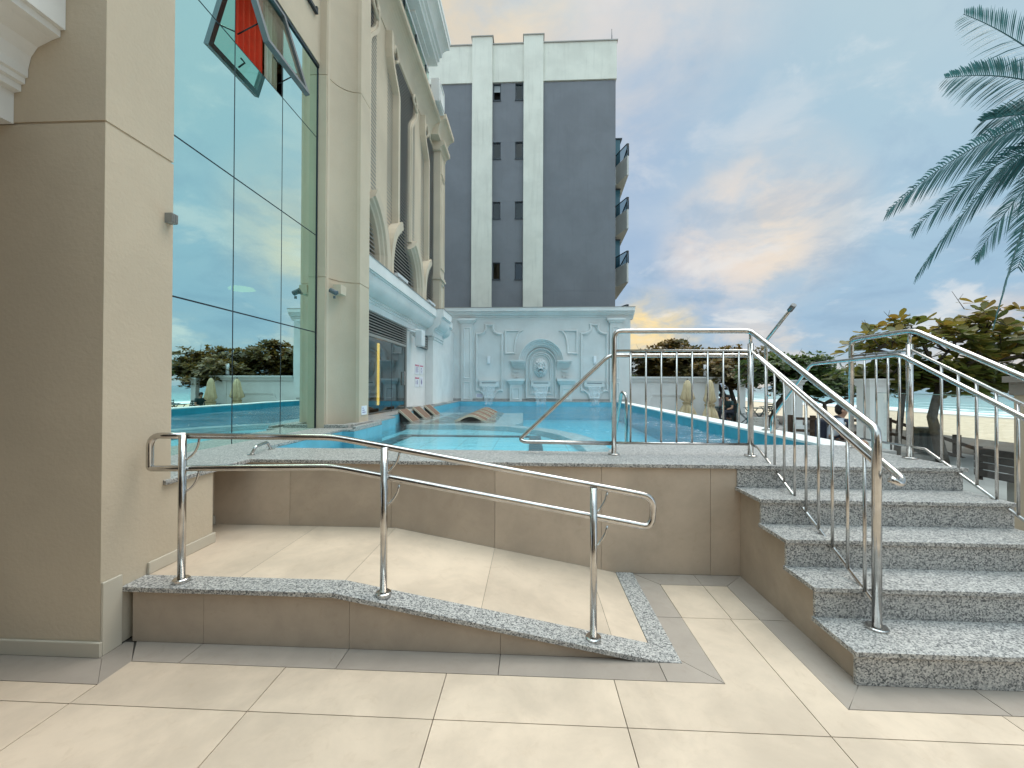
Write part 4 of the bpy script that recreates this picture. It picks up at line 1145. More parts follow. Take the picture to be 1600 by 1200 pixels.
MB().box(-2.46, -2.14, FY - .012, FY - .0, 1.06, 1.24).build('plate', signw, t)
m = MB(); 
for i in range(3): m.box(-2.42, -2.2 + .02 * i, FY - .0135, FY - .0125, 1.1 + .045 * i, 1.12 + .045 * i)
m.build('print', signlines, t)
for cx, lab, w0 in ((-1.86, 'thin curtain of water falling from the left spout into the pool', .30), (AX, 'thin curtain of water falling from the spout under the lion head', .34), (2.83, 'thin curtain of water falling from the right spout into the pool', .30)):
    m = MB(); n = 20; rows = 12; V = {}
    for j in range(rows + 1):
        t_ = j / rows; z = 1.58 - .80 * t_ ** 1.0 - .0; yy = FY - .17 - .16 * math.sqrt(t_)
        w = w0 * (1 - .45 * t_)
        for i in range(n + 1):
            V[i, j] = m.b.verts.new((cx + w * (2 * i / n - 1), yy + .008 * math.sin(i * 1.9 + j), z))
    for j in range(rows):
        for i in range(n):
            f = m.b.faces.new((V[i, j], V[i + 1, j], V[i + 1, j + 1], V[i, j + 1])); f.smooth = True
    rf = random.Random(int(cx * 10))
    for i in range(16):
        xx = cx + rf.uniform(-w0, w0) * .7; m.tube([(xx, FY - .34, .74), (xx + rf.uniform(-.05, .05), FY - .36 - rf.random() * .1, .74 + rf.random() * .05)], .012, n=5)
    o = m.build('water_curtain', fallm, recalc=False); tag(o, lab, 'waterfall', 'water curtains of the fountain wall')

# ================================================================== SLATE GREY APARTMENT BLOCK
GY = 19.5
ap = thing('apartment_block', 'tall slate grey apartment block with cream bands and small windows behind the fountain wall', 'building', (-2, 26, 0))
m = MB()
wins = []
for zt in (16.56, 13.66, 10.70, 7.69, 4.7):
    wins.append((-1.90, -1.52, zt - .83, zt)); wins.append((-.80, -.42, zt - .83, zt))
# facade middle strip with real openings
def facade(mm, x0, x1, z0, z1, holes, y0, y1):
    X_ = sorted({x0, x1, *[h[0] for h in holes], *[h[1] for h in holes]}); Z_ = sorted({z0, z1, *[h[2] for h in holes], *[h[3] for h in holes]})
    for i in range(len(X_) - 1):
        for j in range(len(Z_) - 1):
            cxm, czm = (X_[i] + X_[i + 1]) / 2, (Z_[j] + Z_[j + 1]) / 2
            if any(h[0] < cxm < h[1] and h[2] < czm < h[3] for h in holes): continue
            mm.box(X_[i], X_[i + 1], y0, y1, Z_[j], Z_[j + 1])
m.box(-12, -2.1, GY, GY + .4, 0, 16.6); m.box(0, 4.10, GY, GY + .4, 0, 16.56); facade(m, -2.1, 0, 0, 16.58, wins, GY, GY + .4)
m.box(-12, 4.10, GY + .45, 34, 0, 18.3)
for zj in (12.2,): pass
m.build('wall', darkgrey, ap)
m = MB()
for zt in (16.56, 13.66, 10.70, 7.69): m.box(-1.94, -.38, GY - .004, GY, zt + .002, zt + .014)
m.box(-12, 4.1, GY - .004, GY, 6.28, 6.295)
m.build('joint_line', surface('joint_grey', (.17, .18, .2), .9), ap)
m = MB(); m.box(-12, 4.14, GY - .06, GY + .5, 16.6, 18.45); m.box(4.10, 4.16, GY + .5, 34, 16.6, 18.4)
m.build('parapet', offwhite, ap)
m = MB(); m.box(-12, 4.19, GY - .11, GY + .6, 18.451, 18.50); m.box(-2.98, -1.88, GY - .24, GY + .7, 18.76, 18.80); m.box(-.43, .62, GY - .24, GY + .7, 18.76, 18.80); m.build('coping', alu, ap)
for x0, x1 in ((-2.93, -1.93), (-.39, .57)):
    MB().box(x0, x1, GY - .19, GY - .062 if False else GY, 0, 18.76).build('pilaster', offwhite, ap)
for i, (x0, x1, z0, z1) in enumerate(wins[:8]):
    w = MB(); w.box(x0, x1, GY + .08, GY + .12, z1 - .045, z1); w.box(x0, x1, GY + .08, GY + .12, z0, z0 + .04); w.box(x0, x0 + .04, GY + .08, GY + .12, z0 + .04, z1 - .045); w.box(x1 - .04, x1, GY + .08, GY + .12, z0 + .04, z1 - .045)
    w.box(x0 - .02, x1 + .02, GY - .04, GY + .08, z0 - .05, z0)
    wo = w.build('window', darkmetal, ap)
    if i == 0: 
        MB().box(x0 + .04, x1 - .04, GY + .02, GY + .035, z0 + .42, z0 + .5).box(x0 + .04, x1 - .04, GY + .09, GY + .10, z0 + .50, z1 - .05).build('pane', flat('blind_grey', (.25, .28, .29), .5), wo)
        MB().box(x0 + .04, x1 - .04, GY + .35, GY + .37, z0, z1).build('pane', darkvoid, wo)
    else:
        MB().box(x0 + .04, x1 - .04, GY + .095, GY + .105, z0 + .04, z1 - .045).build('pane', bluewin, wo)
        MB().box(x0 + .04, x1 - .04, GY + .30, GY + .31, z0 + .04, z1 - .045).build('blind', flat('room_grey', (.10, .13, .13), .7), wo)
m = MB(); m.tube([(3.95, GY + .2, 18.5), (3.95, GY + .2, 19.25)], .018, n=6); m.build('lightning_rod', darkmetal, ap)
m = MB(); m.tube([(-2.2 - .0, GY + .4, 18.8), (-2.2, GY + .4, 19.3)], .012, n=6); m.build('lightning_rod', darkmetal, ap)
conc = plaster('balcony_concrete', (.52, .52, .48), 10, .3, .3)
for i, zb in enumerate((12.62, 9.82, 7.02, 4.22)):
    pl = [(4.10, 22.0), (4.62, 21.9), (4.98, 20.85), (5.06, 20.85), (5.30, 25.0), (4.10, 25.0)]
    bal = MB(); bal.prism(pl, zb, zb + .16); 
    for a, b_ in zip(pl[:-1], pl[1:]):
        a = Vector(a); b_ = Vector(b_); d_ = (b_ - a).normalized(); nn = Vector((-d_.y, d_.x)) * .07
        bal.prism([tuple(a), tuple(b_), tuple(b_ + nn), tuple(a + nn)], zb + .16, zb + 1.02)
    bo = bal.build('balcony', conc, ap)
    rail = MB(); gl = MB()
    for a, b_ in zip(pl[:-1], pl[1:]):
        rail.tube([(a[0], a[1], zb + 1.62), (b_[0], b_[1], zb + 1.62)], .03, n=6); rail.tube([(a[0], a[1], zb + 1.0), (a[0], a[1], zb + 1.62)], .025, n=6)
        gl.face([(a[0], a[1], zb + 1.03), (b_[0], b_[1], zb + 1.03), (b_[0], b_[1], zb + 1.60), (a[0], a[1], zb + 1.60)])
    rail.build('rail', darkmetal, bo); gl.build('glass', m_clear('balcony_glass_%d' % i, (.35, .44, .47), 1.3, .02), bo)
    if i < 3:
        bw = MB(); top = zb + 2.62
        bw.box(4.104, 4.90, 22.1, 24.6, zb + 1.0 if i else zb + 1.0, top); bw.build('bay_window', flat('bay_glass_%d' % i, (.035, .11, .14), .2), bo)
        MB().box(4.102, 5.0 if i == 0 else 4.92, 22.05, 24.7, top, top + .07).build('bay_top', darkmetal, bo)

# ================================================================== RAILINGS
RP, RH, RG, RB = .021, .0195, .025, .0095
# ramp railing
t = thing('ramp_railing', 'polished steel double ramp handrail with looped ends on three posts', 'railing', (-.9, 2.38, .3))
yR = 2.40
top = [(-2.375, 1.243), (-1.21, 1.246), (.61, .925), (.715, .90), (.705, .745), (.60, .752), (-1.21, 1.065), (-1.95, 1.042), (-2.375, 1.03)]
pts = [(-2.16, yR, 1.243)] + [(x, yR, z) for x, z in ((-1.21, 1.243), (.60, .932))] + [(.735, yR, .905), (.72, yR, .725), (.60, yR, .748), (-1.21, yR, 1.060), (-2.36, yR, 1.035), (-2.40, yR, 1.035), (-2.40, yR, 1.243), (-2.16, yR, 1.243)]
m = MB()
m.tube(pts, RH, .075, 14); m.build('handrail', chrome, t)
for x, zt, zb in ((-2.16, 1.255, ZL), (-.885, 1.19, zr(-.885)), (.376, .965, zr(.376))):
    m = MB(); m.tube([(x, 2.372, zb), (x, 2.372, zt)], RP, n=16)
    po = m.build('post', chrome, t)
    m = MB(); m.lathe([(.046, zb - .0), (.046, zb + .022), (.040, zb + .027), (.022, zb + .028)], (x, 2.372), 24); m.build('flange', chrome, po)
    m = MB()
    for dz in ((zt - .0), (zt - .20)):
        m.tube([(x + .012, 2.38, dz - .16), (x + .045, 2.40, dz - .13), (x + .075, yR, dz - .08), (x + .085, yR, dz - .02 - .17 * .08 * (x > -1.3))], .007, .03, 8)
    m.build('bracket', chrome, po)

def slope_z(y): return 2.083 - (3.74 - y) * .560    # top rail of the stair guards
def guard(tn, lab, x, yflat, level_pts, kind):
    pass
# left guard: level part along x at y=3.8, sloped part along x=2.03..1.98
t = thing('stair_railing', 'polished steel guard rail with balusters beside the pool deck and down the left stair edge', 'railing', (2.03, 3.8, ZD))
y0 = 3.80
m = MB(); m.tube([(.79, y0, ZD), (.79, y0, 2.09), (2.05, y0, 2.09), (2.0, 2.40, 1.325), (1.985, 2.375, 1.27), (1.985, 2.375, .184)], .0235, .075, 16); m.build('handrail', chrome, t)
m = MB(); m.tube([(2.05, y0, ZD), (2.05, y0, 1.97)], .025, n=16).tube([(2.05, y0, 1.97), (2.05, y0, 2.085)], .014, n=10); m.build('post', chrome, t)
for x, y, z in ((.79, y0, ZD), (2.05, y0, ZD), (1.985, 2.375, .184)):
    m = MB(); m.lathe([(.055, z), (.055, z + .012), (.05, z + .016), (.028, z + .017)], (x, y), 24); m.build('flange', chrome, t)
m = MB(); m.tube([(.79, y0, 1.905), (2.05, y0, 1.905), (1.985, 2.385, 1.125)], .0125, .0, 10); m.build('upper_bar', chrome, t)
m = MB(); m.tube([(.79, y0, 1.032), (2.05, y0, 1.032)], .012, n=10).tube([(2.05, y0 - .02, 1.035), (2.04, 3.66, 1.02), (1.99, 2.40, .318)], .0115, .0, 10); m.build('lower_bar', chrome, t)
m = MB(); m.tube([(1.99, 2.30, 1.06), (2.03, 2.28, 1.03), (2.09, 2.33, 1.05), (2.09, 2.42, 1.10), (2.135, y0 + .05, 1.865), (.75, y0 + .05, 1.862), (-.10, y0 + .05, 1.05), (-.06, y0 + .03, 1.03), (.78, y0 + .0, 1.028)], .0195, .06, 14); m.build('grab_rail', chrome, t)
for i in range(8):
    x = .945 + i * .1425; m = MB(); m.tube([(x, y0, 1.035), (x, y0, 1.90)], RB, n=8); m.build('baluster', chrome, t)
for i in range(9):
    y = 3.535 - i * .1345; xx = 2.04 - (3.66 - y) * .045; m = MB(); m.tube([(xx, y, 1.02 - (3.66 - y) * .557), (xx, y, 1.905 - (3.8 - y) * .555)], RB, n=8); m.build('baluster', chrome, t)
# right guard along x=3.45
t = thing('stair_railing', 'polished steel guard rail down the right stair edge in front of the sea almond tree', 'railing', (3.45, 3.78, ZD))
X = 3.45
m = MB(); m.tube([(X, 4.44, ZD), (X, 4.44, 2.075), (X, 3.74, 2.083), (X, 2.40, 1.335), (X, 2.375, 1.27), (X, 2.375, .184)], .0235, .075, 16); m.build('handrail', chrome, t)
m = MB(); m.tube([(X, 3.78, ZD), (X, 3.78, 1.96)], .025, n=16).tube([(X, 3.78, 1.96), (X, 3.78, 2.08)], .014, n=10); m.build('post', chrome, t)
for x, y, z in ((X, 4.44, ZD), (X, 3.78, ZD), (X, 2.375, .184)):
    m = MB(); m.lathe([(.055, z), (.055, z + .012), (.05, z + .016), (.028, z + .017)], (x, y), 24); m.build('flange', chrome, t)
m = MB(); m.tube([(X, 4.44, 1.905), (X, 3.76, 1.905), (X, 2.385, 1.135)], .0125, 0, 10); m.build('upper_bar', chrome, t)
m = MB(); m.tube([(X, 4.44, 1.032), (X, 3.64, 1.03), (X, 2.38, .325)], .0115, 0, 10); m.build('lower_bar', chrome, t)
m = MB(); m.tube([(X - .06, 5.75, ZD), (X - .06, 5.75, 1.12), (X - .06, 4.96, 1.845), (X - .06, 3.80, 1.868), (X - .06, 2.40, 1.085), (X - .06, 2.25, 1.0)], .0195, .06, 14); m.build('grab_rail', chrome, t)
for y in (4.27, 4.13, 4.0, 3.88):
    m = MB(); m.tube([(X, y, 1.03), (X, y, 1.905)], RB, n=8); m.build('baluster', chrome, t)
for i in range(9):
    y = 3.50 - i * .131; m = MB(); m.tube([(X, y, 1.03 - (3.64 - y) * .557), (X, y, 1.905 - (3.76 - y) * .557)], RB, n=8); m.build('baluster', chrome, t)
for y in (4.52, 3.74): MB().tube([(X - .06, y, 1.86), (X - .055, y - .01, 1.80), (X - .02, y - .02, 1.775), (X, y - .03, 1.80)], .008, .03, 8).build('bracket', chrome, t)

# low grab bar on the deck
t = thing('grab_bar', 'low polished steel grab bar on the granite deck at the left pool corner', 'handle', (-2.5, 3.65, ZD))
p0 = at(392, 711, 'z', ZD); p1 = at(424, 702, 'z', ZD)
m = MB(); m.tube([p0, p0 + Vector((.03, .02, .075)), p1 + Vector((-.03, -.02, .075)), p1], .014, .04, 12); m.build('bar', chrome, t)
for p in (p0, p1): MB().lathe([(.032, ZD), (.032, ZD + .008), (.015, ZD + .009)], (p.x, p.y), 18).build('flange', chrome, t)
t = thing('pool_ladder', 'inverted steel handrail of the pool ladder standing in the water behind the left post', 'ladder', (1.15, 5.2, .5))
m = MB(); a = at(979, 690, 'y', 5.2); b_ = at(977, 616, 'y', 5.2)
tp = at(975, 615, 'y', 5.25)
e1 = at(955, 690, 'y', 5.9); e1.z = .45
m.tube([(a.x, 5.2, .45), (a.x - .005, 5.2, tp.z - .02), (tp.x - .02, 5.3, tp.z + .03), (e1.x + .02, e1.y - .15, .85), (e1.x, e1.y, .45)], .021, .09, 14); m.build('handrail', chrome, t)
# shower
t = thing('outdoor_shower', 'tall bent steel shower pipe standing on the white pool coping', 'shower', (3.55, 6.16, ZD))
m = MB(); m.tube([(3.55, 6.16, ZD), (3.55, 6.16, 2.27), (3.58, 5.60, 2.665)], .023, .05, 14); m.build('pipe', chrome, t)
m = MB(); m.tube([(3.58, 5.66, 2.63), (3.58, 5.57, 2.69)], .034, n=16); m.build('shower_head', flat('shower_grey', (.2, .2, .2), .35, .7), t)
m = MB(); m.lathe([(.06, ZD), (.06, ZD + .015), (.03, ZD + .016)], (3.55, 6.16), 20); m.build('flange', chrome, t)
m = MB(); m.tube([(3.55, 6.14, 1.45), (3.55, 6.06, 1.45)], .02, n=10); m.build('valve', chrome, t)

# ================================================================== LOUNGERS in the pool
def lounger(kind, loc, label):
    t = thing('pool_lounger', label, 'lounger', loc, 'wicker loungers on the sun ledge')
    x, y, z = loc; L_ = .62
    if kind == 'back':
        prof = [(-.24, .27), (-.20, .285), (.02, .10), (.14, .00), (.30, -.06), (.55, .005), (.8, -.03), (.95, -.07)]
    else:
        prof = [(-.75, -.09), (-.5, -.06), (-.30, .00), (-.12, .085), (0, .115), (.12, .10), (.30, .02), (.45, -.05), (.62, -.07)]
    # smooth the profile
    def cr(P):
        out = []
        for i in range(len(P) - 1):
            p0, p1, p2, p3 = P[max(i - 1, 0)], P[i], P[i + 1], P[min(i + 2, len(P) - 1)]
            for k_ in range(5):
                u = k_ / 5
                out.append(tuple(.5 * (2 * p1[j] + (p2[j] - p0[j]) * u + (2 * p0[j] - 5 * p1[j] + 4 * p2[j] - p3[j]) * u * u + (3 * p1[j] - p0[j] - 3 * p2[j] + p3[j]) * u ** 3) for j in (0, 1)))
        return out + [P[-1]]
    P = cr(prof); th = .045
    top_ = [(x + a, z + b_) for a, b_ in P]; bot = [(x + a, z + b_ - th) for a, b_ in P]
    m = MB(); m.prism(top_ + bot[::-1], y + .03, y + L_ - .03, 'y'); m.build('seat', wicker, t)
    for yy in (y, y + L_ - .03):
        m = MB(); m.prism([(a, b_ + .006) for a, b_ in top_] + [(a, b_ - .006) for a, b_ in bot[::-1]], yy, yy + .029, 'y'); m.build('rim', creamrim, t)
    m = MB(); m.prism([(a, b_ - .007) for a, b_ in bot] + [(bot[-1][0], .58), (bot[0][0] + .1, .58)], y + .06, y + L_ - .06, 'y'); m.build('shell', surface('dark_wicker', (.05, .04, .035), .8), t)
for i, lab in enumerate(('nearest of the three wicker pool loungers with raised backs at the left pool edge', 'middle of the three wicker pool loungers with raised backs at the left pool edge', 'farthest of the three wicker pool loungers with raised backs at the left pool edge')):
    lounger('back', (-2.93, 9.35 + i * 1.15, .70), lab)
for i, lab in enumerate(('nearest of the four wave shaped wicker loungers in the middle of the pool ledge', 'second nearest of the four wave shaped wicker loungers on the pool ledge', 'third nearest of the four wave shaped wicker loungers on the pool ledge', 'farthest of the four wave shaped wicker loungers on the pool ledge')):
    lounger('wave', (-1.50, 9.75 + i * .98, .745), lab)

# ================================================================== RIGHT SIDE: wall, gate pillars
t = thing('boundary_wall', 'long pale wall with moulded coping and a sunk panel closing the terrace right of the fountain wall', 'wall', (6.4, 18.1, 0))
m = MB(); m.box(4.46, 8.30, 18.0, 18.3, 0, 1.78); m.build('wall_body', bluegrey, t)
m = MB()
for i, (z0, z1, e) in enumerate(((1.78, 1.82, .04), (1.82, 1.91, .08), (1.91, 1.97, .13), (1.97, 2.03, .17))): m.box(4.46, 8.30 + e, 18.0 - e, 18.3 + e, z0, z1)
m.build('coping', bluegrey, t)
m = MB(); m.sweep([(5.15, .55), (5.45, 1.22), (7.2, 1.22), (7.2, .55)], [(-.03, 0), (-.03, .03), (.03, .03), (.03, 0)], True, 'xz', 18.0); m.build('panel_moulding', bluegrey, t)
m = MB(); m.box(7.75, 8.32, 17.97, 18.33, 0, 1.775); m.build('end_pier', bluegrey, t)
t = thing('post_light', 'slim white tube light standing on the boundary wall above the right umbrella', 'lamp', (7.9, 18.15, 2.03))
q = at(1102, 588, 'y', 18.15)
m = MB(); m.tube([(q.x, 18.15, 2.03), (q.x, 18.15, 2.60)], .07, n=12); m.build('tube', flat('post_white', (.74, .76, .8), .4), t)
m = MB(); m.lathe([(.10, 2.03), (.10, 2.06), (.05, 2.062)], (q.x, 18.15), 14); m.build('base', darkmetal, t)
def pillar(x, y, w, lab, zt=1.70, mat=whitep, tone=None):
    t = thing('gate_pillar', lab, 'pillar', (x, y, 0), 'pillars along the promenade edge')
    m = MB(); m.box(x, x + w, y, y + w, 0, zt - .16); m.build('shaft', mat, t, bevel=.004)
    m = MB()
    for z0, z1, e in ((zt - .16, zt - .13, .015), (zt - .13, zt - .06, .035), (zt - .06, zt - .03, .06), (zt - .03, zt, .085)): m.box(x - e, x + w + e, y - e, y + w + e, z0, z1)
    m.build('cap', mat, t)
    m = MB(); m.box(x - .03, x + w + .03, y - .03, y + w + .03, 0, .42); m.build('base', mat, t, bevel=.004)
pillar(7.18, 8.75, .35, 'white square pillar with moulded cap standing behind the right guard rail', 1.76)
pillar(7.95, 12.5, .34, 'white square pillar with moulded cap between the shower pipe and the seated person', 1.80)
pillar(9.25, 18.0, .24, 'farthest white square pillar with moulded cap, beside the two folded umbrellas', 1.92)
t = thing('gate_pillar', 'broad beige pillar with a dark flat cap at the right edge of the picture', 'pillar', (4.62, 3.7, 0), 'pillars along the promenade edge')
m = MB(); m.box(4.62, 5.2, 3.45, 4.02, 0, 1.50); m.build('shaft', beige, t, bevel=.004)
m = MB(); m.box(4.60, 5.22, 3.43, 4.04, 1.50, 1.62); m.box(4.57, 5.25, 3.40, 4.07, 1.62, 1.68); m.build('cap', surface('brown_cap', (.26, .23, .20), .8), t)
t = thing('glass_screen', 'frameless glass wind screen between the beige pillar and the nearest white pillar', 'screen', (6.1, 6.4, 0))
m = MB(); m.face([(5.15, 4.03, .1), (7.25, 8.7, .1), (7.25, 8.7, 1.46), (5.15, 4.03, 1.46)]); m.build('pane', m_clear('clear_screen_glass', (.93, .97, .95), 1.2, .0), t)
m = MB(); m.tube([(5.15, 4.03, 1.465), (7.25, 8.7, 1.465)], .007, n=4); m.build('top_edge', flat('glass_edge', (.18, .34, .28), .2), t)
t = thing('low_wall', 'low beige kerb wall running from the stair foot to the beige pillar', 'wall', (4.0, 3.0, 0))
m = MB(); m.box(4.30, 4.60, 2.2, 3.44, 0, .16); m.build('wall_body', beige, t)
m = MB(); m.box(4.28, 4.62, 2.2, 3.44, .16, .185); m.build('coping', gran, t)

# umbrellas
def umbrella(loc, lab, seed, h):
    t = thing('folded_umbrella', lab, 'umbrella', loc, 'folded cream umbrellas beside the pool')
    x, y, z = loc; ru = random.Random(seed)
    m = MB(); m.tube([(x, y, 0), (x, y, z + h)], .022, n=10); m.build('pole', alu, t)
    m = MB(); m.lathe([(.03, z + h - .02), (.035, z + h + .02), (.012, z + h + .05)], (x, y), 12); m.build('finial', darkmetal, t)
    m = MB(); n = 72
    ph = [ru.random() * 6 for _ in range(3)]
    prof = [(0, .03), (.03, .08), (.10, .13), (.24, .17), (.38, .21), (.46, .23), (.50, .17), (.54, .13), (.60, .17), (.72, .24), (.86, .31), (.97, .36), (.98, .34)]
    rings = []
    for u, r_ in prof:
        ring = []
        for j in range(n):
            a = 2 * math.pi * j / n
            k_ = 1 + (.34 * u + .16) * (1 - 2 * abs(math.sin(4 * a + ph[0] + u * .7)) ** .6) + .10 * math.sin(2 * a + ph[1]) + .12 * u * math.sin(3 * a + ph[1] + u * 3) + .05 * math.sin(13 * a + ph[2])
            if .5 < u < .64: k_ = 1 + .12 * math.sin(8 * a + ph[0])
            zz = z + h - u * 1.0 * (h - .0) * .98 + (.02 * math.sin(5 * a + ph[1]) if u > .9 else 0)
            ring.append(m.b.verts.new((x + r_ * k_ * math.cos(a), y + r_ * k_ * math.sin(a), zz)))
        rings.append(ring)
    for a, b_ in zip(rings, rings[1:]):
        for j in range(n):
            f = m.b.faces.new((a[j], a[(j + 1) % n], b_[(j + 1) % n], b_[j])); f.smooth = True
    m.build('canopy', cream_cloth, t)
    m = MB(); m.lathe([(.20, z + h * .47), (.205, z + h * .45), (.20, z + h * .43)], (x, y), 16); m.build('strap', flat('strap_tan', (.35, .28, .16), .8), t)
    m = MB(); m.lathe([(.26, 0), (.26, .07), (.05, .09)], (x, y), 24); m.build('base', surface('umbrella_base', (.2, .2, .2), .8), t)
q = at(1074, 600, 'y', 17.3); umbrella((q.x, 17.3, .10), 'folded cream umbrella in front of the middle of the boundary wall', 3, 1.78)
q = at(1109, 600, 'y', 16.6); umbrella((q.x, 16.6, .0), 'folded cream umbrella at the end of the boundary wall beside the post light', 8, 1.88)

# unseen blocks added behind the camera to keep light off the column front
t = thing('unseen_light_blocker', 'unseen added blocks behind the camera that shade the near column', 'building', (-3, -5, 0))
m = MB(); m.box(-9, 7.5, -5.5, -5.0, 0, 6.5); m.build('wall', beige, t)
for x in (1.5, 4.5):
    f_ = MB().box(x, x + 1.8, -5.0, -4.97, .0, 2.6).build('window', darkmetal, t); MB().box(x + .06, x + 1.74, -4.97, -4.955, .06, 2.54).build('pane', bluewin, f_)  # window sheets on the added unseen wall
m = MB(); m.box(-9, -2.74, -3.2, -3.01, 3.1, 4.6); m.build('blocker_roof', whitep, t)
m = MB(); m.box(-9, -.9, -2.2, -1.2, 3.2, 7.5); m.build('blocker_upper', surface('blocker_brown', (.16, .12, .09), .8), t)
m = MB(); m.box(-9, -.9, -2.2, -1.2, 0, 3.2); m.build('blocker_lower', surface('blocker_dark', (.06, .05, .045), .4), t)

# ================================================================== TREES
def leaf_faces(mm, p, d, side_, L_, W, tone, droop=.25, quads=2):
    d = d.normalized(); s_ = side_.normalized(); up_ = s_.cross(d).normalized()
    prof = [(0, .05), (.35, .62), (.7, 1.0), (.9, .75), (1.0, .12)] if quads > 2 else [(0, .08), (.6, 1.0), (1.0, .15)]
    prev = None
    for u, w in prof:
        c = p + d * (L_ * u) - Vector((0, 0, 1)) * droop * L_ * u * u
        a = mm.b.verts.new(c + s_ * W * w * .5 + up_ * W * .10 * w); b_ = mm.b.verts.new(c - s_ * W * w * .5 + up_ * W * .10 * w)
        if prev:
            f = mm.b.faces.new((prev[0], prev[1], b_, a)); f.smooth = True; mm.tones[f] = tone
        prev = (a, b_)
def rosette(mm, p, axis, rr, L_, W, n, quads=2, tone0=.5):
    axis = axis.normalized(); u = axis.orthogonal().normalized(); w = axis.cross(u); ph = rr.random() * 6
    for i in range(n):
        a = ph + i * 2.4; el = rr.uniform(.15, .9)
        d = (u * math.cos(a) + w * math.sin(a)) * math.cos(el) + axis * math.sin(el)
        s_ = axis.cross(d)
        if s_.length < .01: continue
        leaf_faces(mm, p + d * .02, d, s_, L_ * rr.uniform(.7, 1.15), W * rr.uniform(.8, 1.15), min(1, max(0, tone0 + rr.uniform(-.35, .35))), rr.uniform(.0, .4), quads)
def tree(loc, lab, seed, trunk_pts, blobs, n_ros, L_, W, mat, n_leaf=8, quads=2, twigs=0, tr=.14, tonefn=None, kind='tree'):
    """blobs: ellipsoids (cx,cy,cz,rx,ry,rz) giving the crown volume; every rosette hangs on its own twig"""
    t = thing(kind, lab, 'tree', loc)
    blobs = [b_ if len(b_) == 7 else (*b_, 1) for b_ in blobs]
    rr = random.Random(seed); m = MB()
    tp = [Vector(p) for p in trunk_pts]; m.tube(tp, tr, n=10, r1=tr * .55)
    top = tp[-1]; lm = MB()
    mains = []
    for (cx, cy, cz, rx, ry, rz, wt) in blobs:
        c = Vector((cx, cy, cz - rz * .35)); mid = (top + c) / 2 + Vector((rr.uniform(-.2, .2), rr.uniform(-.2, .2), rr.uniform(-.1, .25)))
        path = [top, mid, c]; m.tube(path, tr * .5, n=7, r1=tr * .2); mains.append((c, mid))
    tot = sum(b_[3] * b_[4] * b_[6] for b_ in blobs)
    for bi, (cx, cy, cz, rx, ry, rz, wt) in enumerate(blobs):
        k_ = int(n_ros * rx * ry * wt / tot); c, mid = mains[bi]
        limbs = []
        for q in range(max(5, k_ // 14)):
            a = rr.random() * 2 * math.pi; e = Vector((cx + math.cos(a) * rx * .65, cy + math.sin(a) * ry * .65, cz + rr.uniform(-.5, .5) * rz))
            j = (c + e) / 2 + Vector((rr.uniform(-.1, .1), rr.uniform(-.1, .1), rr.uniform(-.05, .12)))
            m.tube([c, j, e], tr * .16, n=5, r1=tr * .07); limbs += [j, e, (j + e) / 2, c]
        for q in range(k_):
            while True:
                v = Vector((rr.uniform(-1, 1), rr.uniform(-1, 1), rr.uniform(-1, 1)))
                if .35 < v.length < 1: break
            lump = .82 + .30 * math.sin(v.x * 5 + bi) * math.cos(v.y * 4 + bi * 2)
            p = Vector((cx + v.x * rx * lump, cy + v.y * ry * lump, cz + v.z * rz * lump))
            if rr.random() < .5:
                b0 = min(limbs, key=lambda l: (l - p).length); m.tube([b0, (b0 + p) / 2 + Vector((0, 0, .04)), p], .012, n=4, r1=.007)
            ax = Vector((v.x * .5, v.y * .5, .8 + v.z * .4))
            rosette(lm, p, ax, rr, L_, W, n_leaf, quads, tonefn(p, v, rr) if tonefn else .5)
        for q in range(int(twigs * rx)):
            a = rr.random() * 6.28; b0 = Vector((cx + math.cos(a) * rx * .7, cy + math.sin(a) * ry * .6, cz + rz * .6)); tipp = b0 + Vector((math.cos(a) * .25, 0, rr.uniform(.15, .4)))
            m.tube([b0, tipp], .007, n=4, r1=.003); m.tube([(b0 + tipp) / 2, (b0 + tipp) / 2 + Vector((rr.uniform(-.15, .15), 0, .13))], .004, n=4, r1=.003)
    m.build('trunk', bark, t); lm.build('crown', mat, t, recalc=False)
    return t
# near sea almond tree on the right
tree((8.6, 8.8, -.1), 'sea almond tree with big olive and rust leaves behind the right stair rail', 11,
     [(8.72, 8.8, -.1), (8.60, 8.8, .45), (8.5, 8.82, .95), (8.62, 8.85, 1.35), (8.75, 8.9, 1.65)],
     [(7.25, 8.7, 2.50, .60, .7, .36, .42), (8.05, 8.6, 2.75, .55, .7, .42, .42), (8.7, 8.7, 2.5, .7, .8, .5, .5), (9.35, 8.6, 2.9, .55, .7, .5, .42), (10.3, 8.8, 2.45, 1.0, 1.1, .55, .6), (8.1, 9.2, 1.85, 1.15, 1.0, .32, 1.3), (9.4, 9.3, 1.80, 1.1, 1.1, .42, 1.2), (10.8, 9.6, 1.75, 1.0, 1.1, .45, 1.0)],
     600, .25, .155, leaf_almond, 7, 3, 3, .11, lambda p, v, rr: min(1, max(0, .04 + .32 * (p.z - 1.6) + rr.uniform(-.15, .2))), 'sea_almond_tree')
